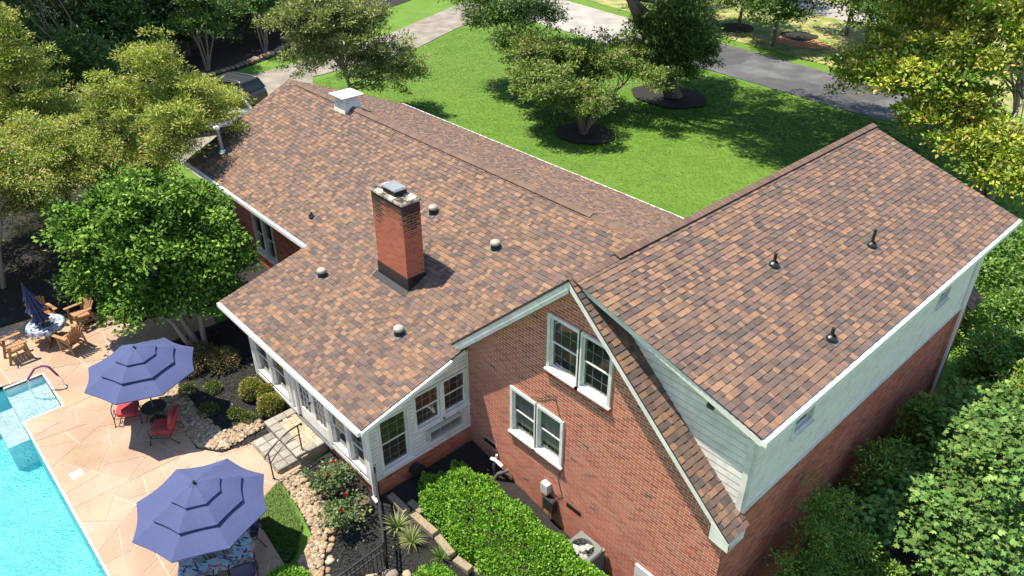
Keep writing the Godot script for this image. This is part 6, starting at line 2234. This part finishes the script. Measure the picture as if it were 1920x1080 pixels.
func make_garden_bits() -> void:
	# timber edging
	var o := thing("timber_edging", "weathered timber edging blocks stepping down beside the hedge", "edging", Vector3(7.4, ground_y(7.4, -11.2), -11.2))
	for q in [[7.15, -12.1, 0.75, 0.0], [7.45, -11.75, 0.5, 0.1], [7.3, -11.25, 0.95, 0.05], [7.32, -10.45, 0.75, -0.1], [7.35, -9.75, 0.5, 0.15], [7.6, -9.35, 0.45, 0.3]]:
		var mb := MB.new()
		mb.block(Vector3(q[0], ground_y(q[0], q[1]) + 0.07, q[1]), Vector3(0.2, 0.17, q[2]), Basis(Vector3.UP, q[3]), 0.015)
		part("timber", mb, M.timber, o)
	var p := thing("flower_pot", "empty brown clay pot at the sunroom corner", "pot", Vector3(6.4, 0.0, -12.55))
	var pm := MB.new()
	pm.lathe(Vector3.ZERO, [Vector2(0.1, 0.0), Vector2(0.15, 0.2), Vector2(0.17, 0.2), Vector2(0.17, 0.25), Vector2(0.14, 0.25), Vector2(0.13, 0.15), Vector2(0, 0.15)], 22)
	part("pot_body", pm, M.clay, p, true)
	# outdoor condenser
	var gy := ground_y(9.5, -7.9)
	var a := thing("air_conditioner", "grey outdoor air conditioner with a round fan grille by the gable wall", "air conditioner", Vector3(9.62, gy, -7.95))
	var s := 0.4
	var b := MB.new()
	var top := 0.82
	for k in 4:
		var bb := Basis(Vector3.UP, k * PI / 2)
		for j in 15:
			b.cbox(bb * Vector3(0, 0.08 + j * 0.045, s - 0.02), Vector3(2 * s - 0.16, 0.022, 0.02), bb * Basis(Vector3.RIGHT, 0.5))
		b.tube([bb * Vector3(s - 0.05, 0.03, s - 0.05), bb * Vector3(s - 0.05, top - 0.02, s - 0.05)], [0.06, 0.06], 10)
	b.box(Vector3(-s + 0.01, 0, -s + 0.01), Vector3(s - 0.01, 0.06, s - 0.01))
	part("louvred_body", b, M.unit, a, true)
	var inn := MB.new()
	inn.box(Vector3(-s + 0.06, 0.06, -s + 0.06), Vector3(s - 0.06, top - 0.2, s - 0.06))
	part("coil", inn, M.unit_dark, a, true)
	var tp := MB.new()
	# square lid with a round opening
	var na := 32
	for k in na:
		var q := []
		for e in [k, k + 1]:
			var an: float = TAU * e / na
			var d := Vector3(cos(an), 0, sin(an))
			var sq := s / pow(pow(absf(d.x), 6.0) + pow(absf(d.z), 6.0), 1.0 / 6.0)
			q.append([d * 0.3 + Vector3.UP * top, d * (sq - 0.03) + Vector3.UP * (top + 0.01), d * sq + Vector3.UP * (top - 0.03), d * sq + Vector3.UP * (top - 0.12), d * 0.3 + Vector3.UP * (top - 0.16)])
		tp.quad(q[0][0], q[1][0], q[1][1], q[0][1])
		tp.quad(q[0][1], q[1][1], q[1][2], q[0][2])
		tp.quad(q[0][2], q[1][2], q[1][3], q[0][3])
		tp.quad(q[0][0], q[0][4], q[1][4], q[1][0])
	part("lid", tp, M.unit, a, true)
	var gr := MB.new()
	for r in [0.1, 0.17, 0.24, 0.29]:
		var pts := []
		var rs := []
		for k in 33:
			pts.append(Vector3(cos(TAU * k / 32.0) * r, top + 0.012 + 0.03 * (1.0 - r / 0.3), sin(TAU * k / 32.0) * r))
			rs.append(0.004)
		gr.tube(pts, rs, 5, false)
	for k in 10:
		var d := Vector3(cos(TAU * k / 10.0), 0, sin(TAU * k / 10.0))
		gr.tube([d * 0.07 + Vector3.UP * (top + 0.038), d * 0.31 + Vector3.UP * (top + 0.006)], [0.004, 0.004], 5)
	part("fan_guard", gr, M.unit, a, true)
	var fn := MB.new()
	fn.lathe(Vector3(0, top - 0.08, 0), [Vector2(0.09, -0.06), Vector2(0.09, 0.07), Vector2(0.0, 0.08)], 18)
	part("fan_motor", fn, M.box_grey, a, true)
	for k in 3:
		var bm := MB.new()
		var bb2 := Basis(Vector3.UP, k * TAU / 3.0)
		bm.para(bb2 * Vector3(0.07, top - 0.13, -0.1), bb2 * Vector3(0.2, 0.0, 0.02), bb2 * Vector3(0.02, 0.06, 0.2), Vector3.UP * 0.006)
		part("fan_blade", bm, M.box_grey, a, true)

func car(label: String, at: Vector3, turn: float, body: Material) -> void:
	var o := thing("parked_car", label, "car", at)
	o.rotation.y = turn
	# body sections along z (front at -z): z, half width, sill y, shoulder y
	var secs := [[-2.35, 0.7, 0.45, 0.75], [-2.2, 0.84, 0.32, 0.92], [-1.2, 0.93, 0.28, 1.05], [0.2, 0.95, 0.28, 1.1], [1.6, 0.94, 0.28, 1.12], [2.2, 0.88, 0.34, 1.08], [2.32, 0.8, 0.45, 0.95]]
	var ring := func(s: Array) -> Array:
		var w: float = s[1]
		return [Vector3(-w * 0.92, s[2], s[0]), Vector3(-w, s[2] + 0.15, s[0]), Vector3(-w, s[3] - 0.15, s[0]), Vector3(-w * 0.9, s[3], s[0]), Vector3(w * 0.9, s[3], s[0]), Vector3(w, s[3] - 0.15, s[0]), Vector3(w, s[2] + 0.15, s[0]), Vector3(w * 0.92, s[2], s[0])]
	var mb := MB.new()
	for i in secs.size() - 1:
		var A: Array = ring.call(secs[i])
		var B: Array = ring.call(secs[i + 1])
		for k in 8:
			var j := (k + 1) % 8
			mb.quad(A[k], B[k], B[j], A[j])
	var F: Array = ring.call(secs[0])
	var K: Array = ring.call(secs[-1])
	for k in range(1, 7):
		mb.tri(F[0], F[k], F[k + 1])
		mb.tri(K[0], K[k + 1], K[k])
	part("body", mb, body, o, true)
	var g := MB.new()
	var lo := [Vector3(-0.85, 1.08, -1.2), Vector3(0.85, 1.08, -1.2), Vector3(0.85, 1.12, 2.15), Vector3(-0.85, 1.12, 2.15)]
	var hi := [Vector3(-0.68, 1.62, -0.4), Vector3(0.68, 1.62, -0.4), Vector3(0.68, 1.66, 1.85), Vector3(-0.68, 1.66, 1.85)]
	for k in 4:
		var j2 := (k + 1) % 4
		g.quad(lo[j2], lo[k], hi[k], hi[j2])
	part("glasshouse", g, M.car_glass, o, true)
	var r := MB.new()
	r.block(Vector3(0, 1.66, 0.72), Vector3(1.42, 0.07, 2.34), Basis.IDENTITY, 0.03)
	for k in 4:
		r.bar(lo[k], hi[k], 0.09, 0.07)
	part("roof", r, body, o, true)
	for sx in [-1.0, 1.0]:
		var rr := MB.new()
		rr.tube([Vector3(sx * 0.62, 1.7, -0.3), Vector3(sx * 0.63, 1.76, 0.0), Vector3(sx * 0.63, 1.77, 1.4), Vector3(sx * 0.62, 1.7, 1.75)], [0.02, 0.022, 0.022, 0.02], 7)
		part("roof_rail", rr, M.chrome, o, true)
		for zz in [-1.45, 1.4]:
			var wm := MB.new()
			wm.lathe(Vector3(sx * 0.86, 0.34, zz), [Vector2(0.2, -0.11), Vector2(0.31, -0.11), Vector2(0.34, -0.08), Vector2(0.34, 0.08), Vector2(0.31, 0.11), Vector2(0.2, 0.11)], 20, Basis(Vector3.FORWARD, PI / 2))
			var wn := part("wheel", wm, M.rubber, o, true)
			var rm := MB.new()
			rm.lathe(Vector3(sx * 0.86, 0.34, zz), [Vector2(0.0, -0.1), Vector2(0.21, -0.09), Vector2(0.21, 0.09), Vector2(0.0, 0.1)], 16, Basis(Vector3.FORWARD, PI / 2))
			part("rim", rm, M.chrome, wn, true)
		var lm := MB.new()
		pillow(lm, Vector3(sx * 0.62, 0.82, -2.2), Vector3(0.34, 0.16, 0.16))
		part("headlight", lm, M.gutter, o, true)

# ------------------------------------------------------------------ scene
func _ready() -> void:
	rng.seed = 20240611
	var cam := Camera3D.new()
	cam.name = "camera"
	cam.fov = rad_to_deg(2.0 * atan(540.0 / 1435.0))
	cam.position = EYE
	cam.rotation = Vector3(deg_to_rad(-32.1), deg_to_rad(-42.6), 0)
	cam.near = 0.1
	cam.far = 600.0
	add_child(cam)
	cam.current = true
	var sky_m := ProceduralSkyMaterial.new()
	sky_m.sky_top_color = Color(0.46, 0.57, 0.72)
	sky_m.sky_horizon_color = Color(0.80, 0.81, 0.80)
	sky_m.ground_horizon_color = Color(0.5, 0.52, 0.5)
	sky_m.ground_bottom_color = Color(0.16, 0.18, 0.14)
	sky_m.sky_curve = 0.15
	sky_m.sun_angle_max = 0.0
	var sky := Sky.new()
	sky.sky_material = sky_m
	var env := Environment.new()
	env.background_mode = Environment.BG_SKY
	env.sky = sky
	env.tonemap_mode = Environment.TONE_MAPPER_LINEAR
	env.background_energy_multiplier = 1.05
	env.tonemap_exposure = 1.72
	env.sdfgi_enabled = true
	env.ssao_enabled = true
	env.ssil_enabled = true
	var we := WorldEnvironment.new()
	we.name = "environment"
	we.environment = env
	add_child(we)
	var sun := DirectionalLight3D.new()
	sun.name = "sun"
	sun.basis = Basis.looking_at(Vector3(0.235, -1.0, 0.33).normalized(), Vector3.FORWARD)
	sun.light_energy = 1.6
	sun.light_color = Color(1.0, 0.955, 0.87)
	sun.light_angular_distance = 0.6
	sun.shadow_enabled = true
	add_child(sun)
	make_materials()
	print("materials ", Time.get_ticks_msec())
	make_ground()
	make_roads()
	make_patio()
	make_pool()
	make_beds()
	print("ground ", Time.get_ticks_msec())
	make_house()
	print("house ", Time.get_ticks_msec())
	make_steps()
	make_fence()
	make_garden_bits()
	make_furniture()
	car("black sport utility car with chrome roof rails parked on the driveway", Vector3(18.0, 0, -44.6), 0.35, M.car_black)
	car("pale silver car parked close to the far end of the house", Vector3(15.3, 0, -41.4), 1.3, M.car_white)
	print("things ", Time.get_ticks_msec())
	make_trees()
	print("plants ", Time.get_ticks_msec())
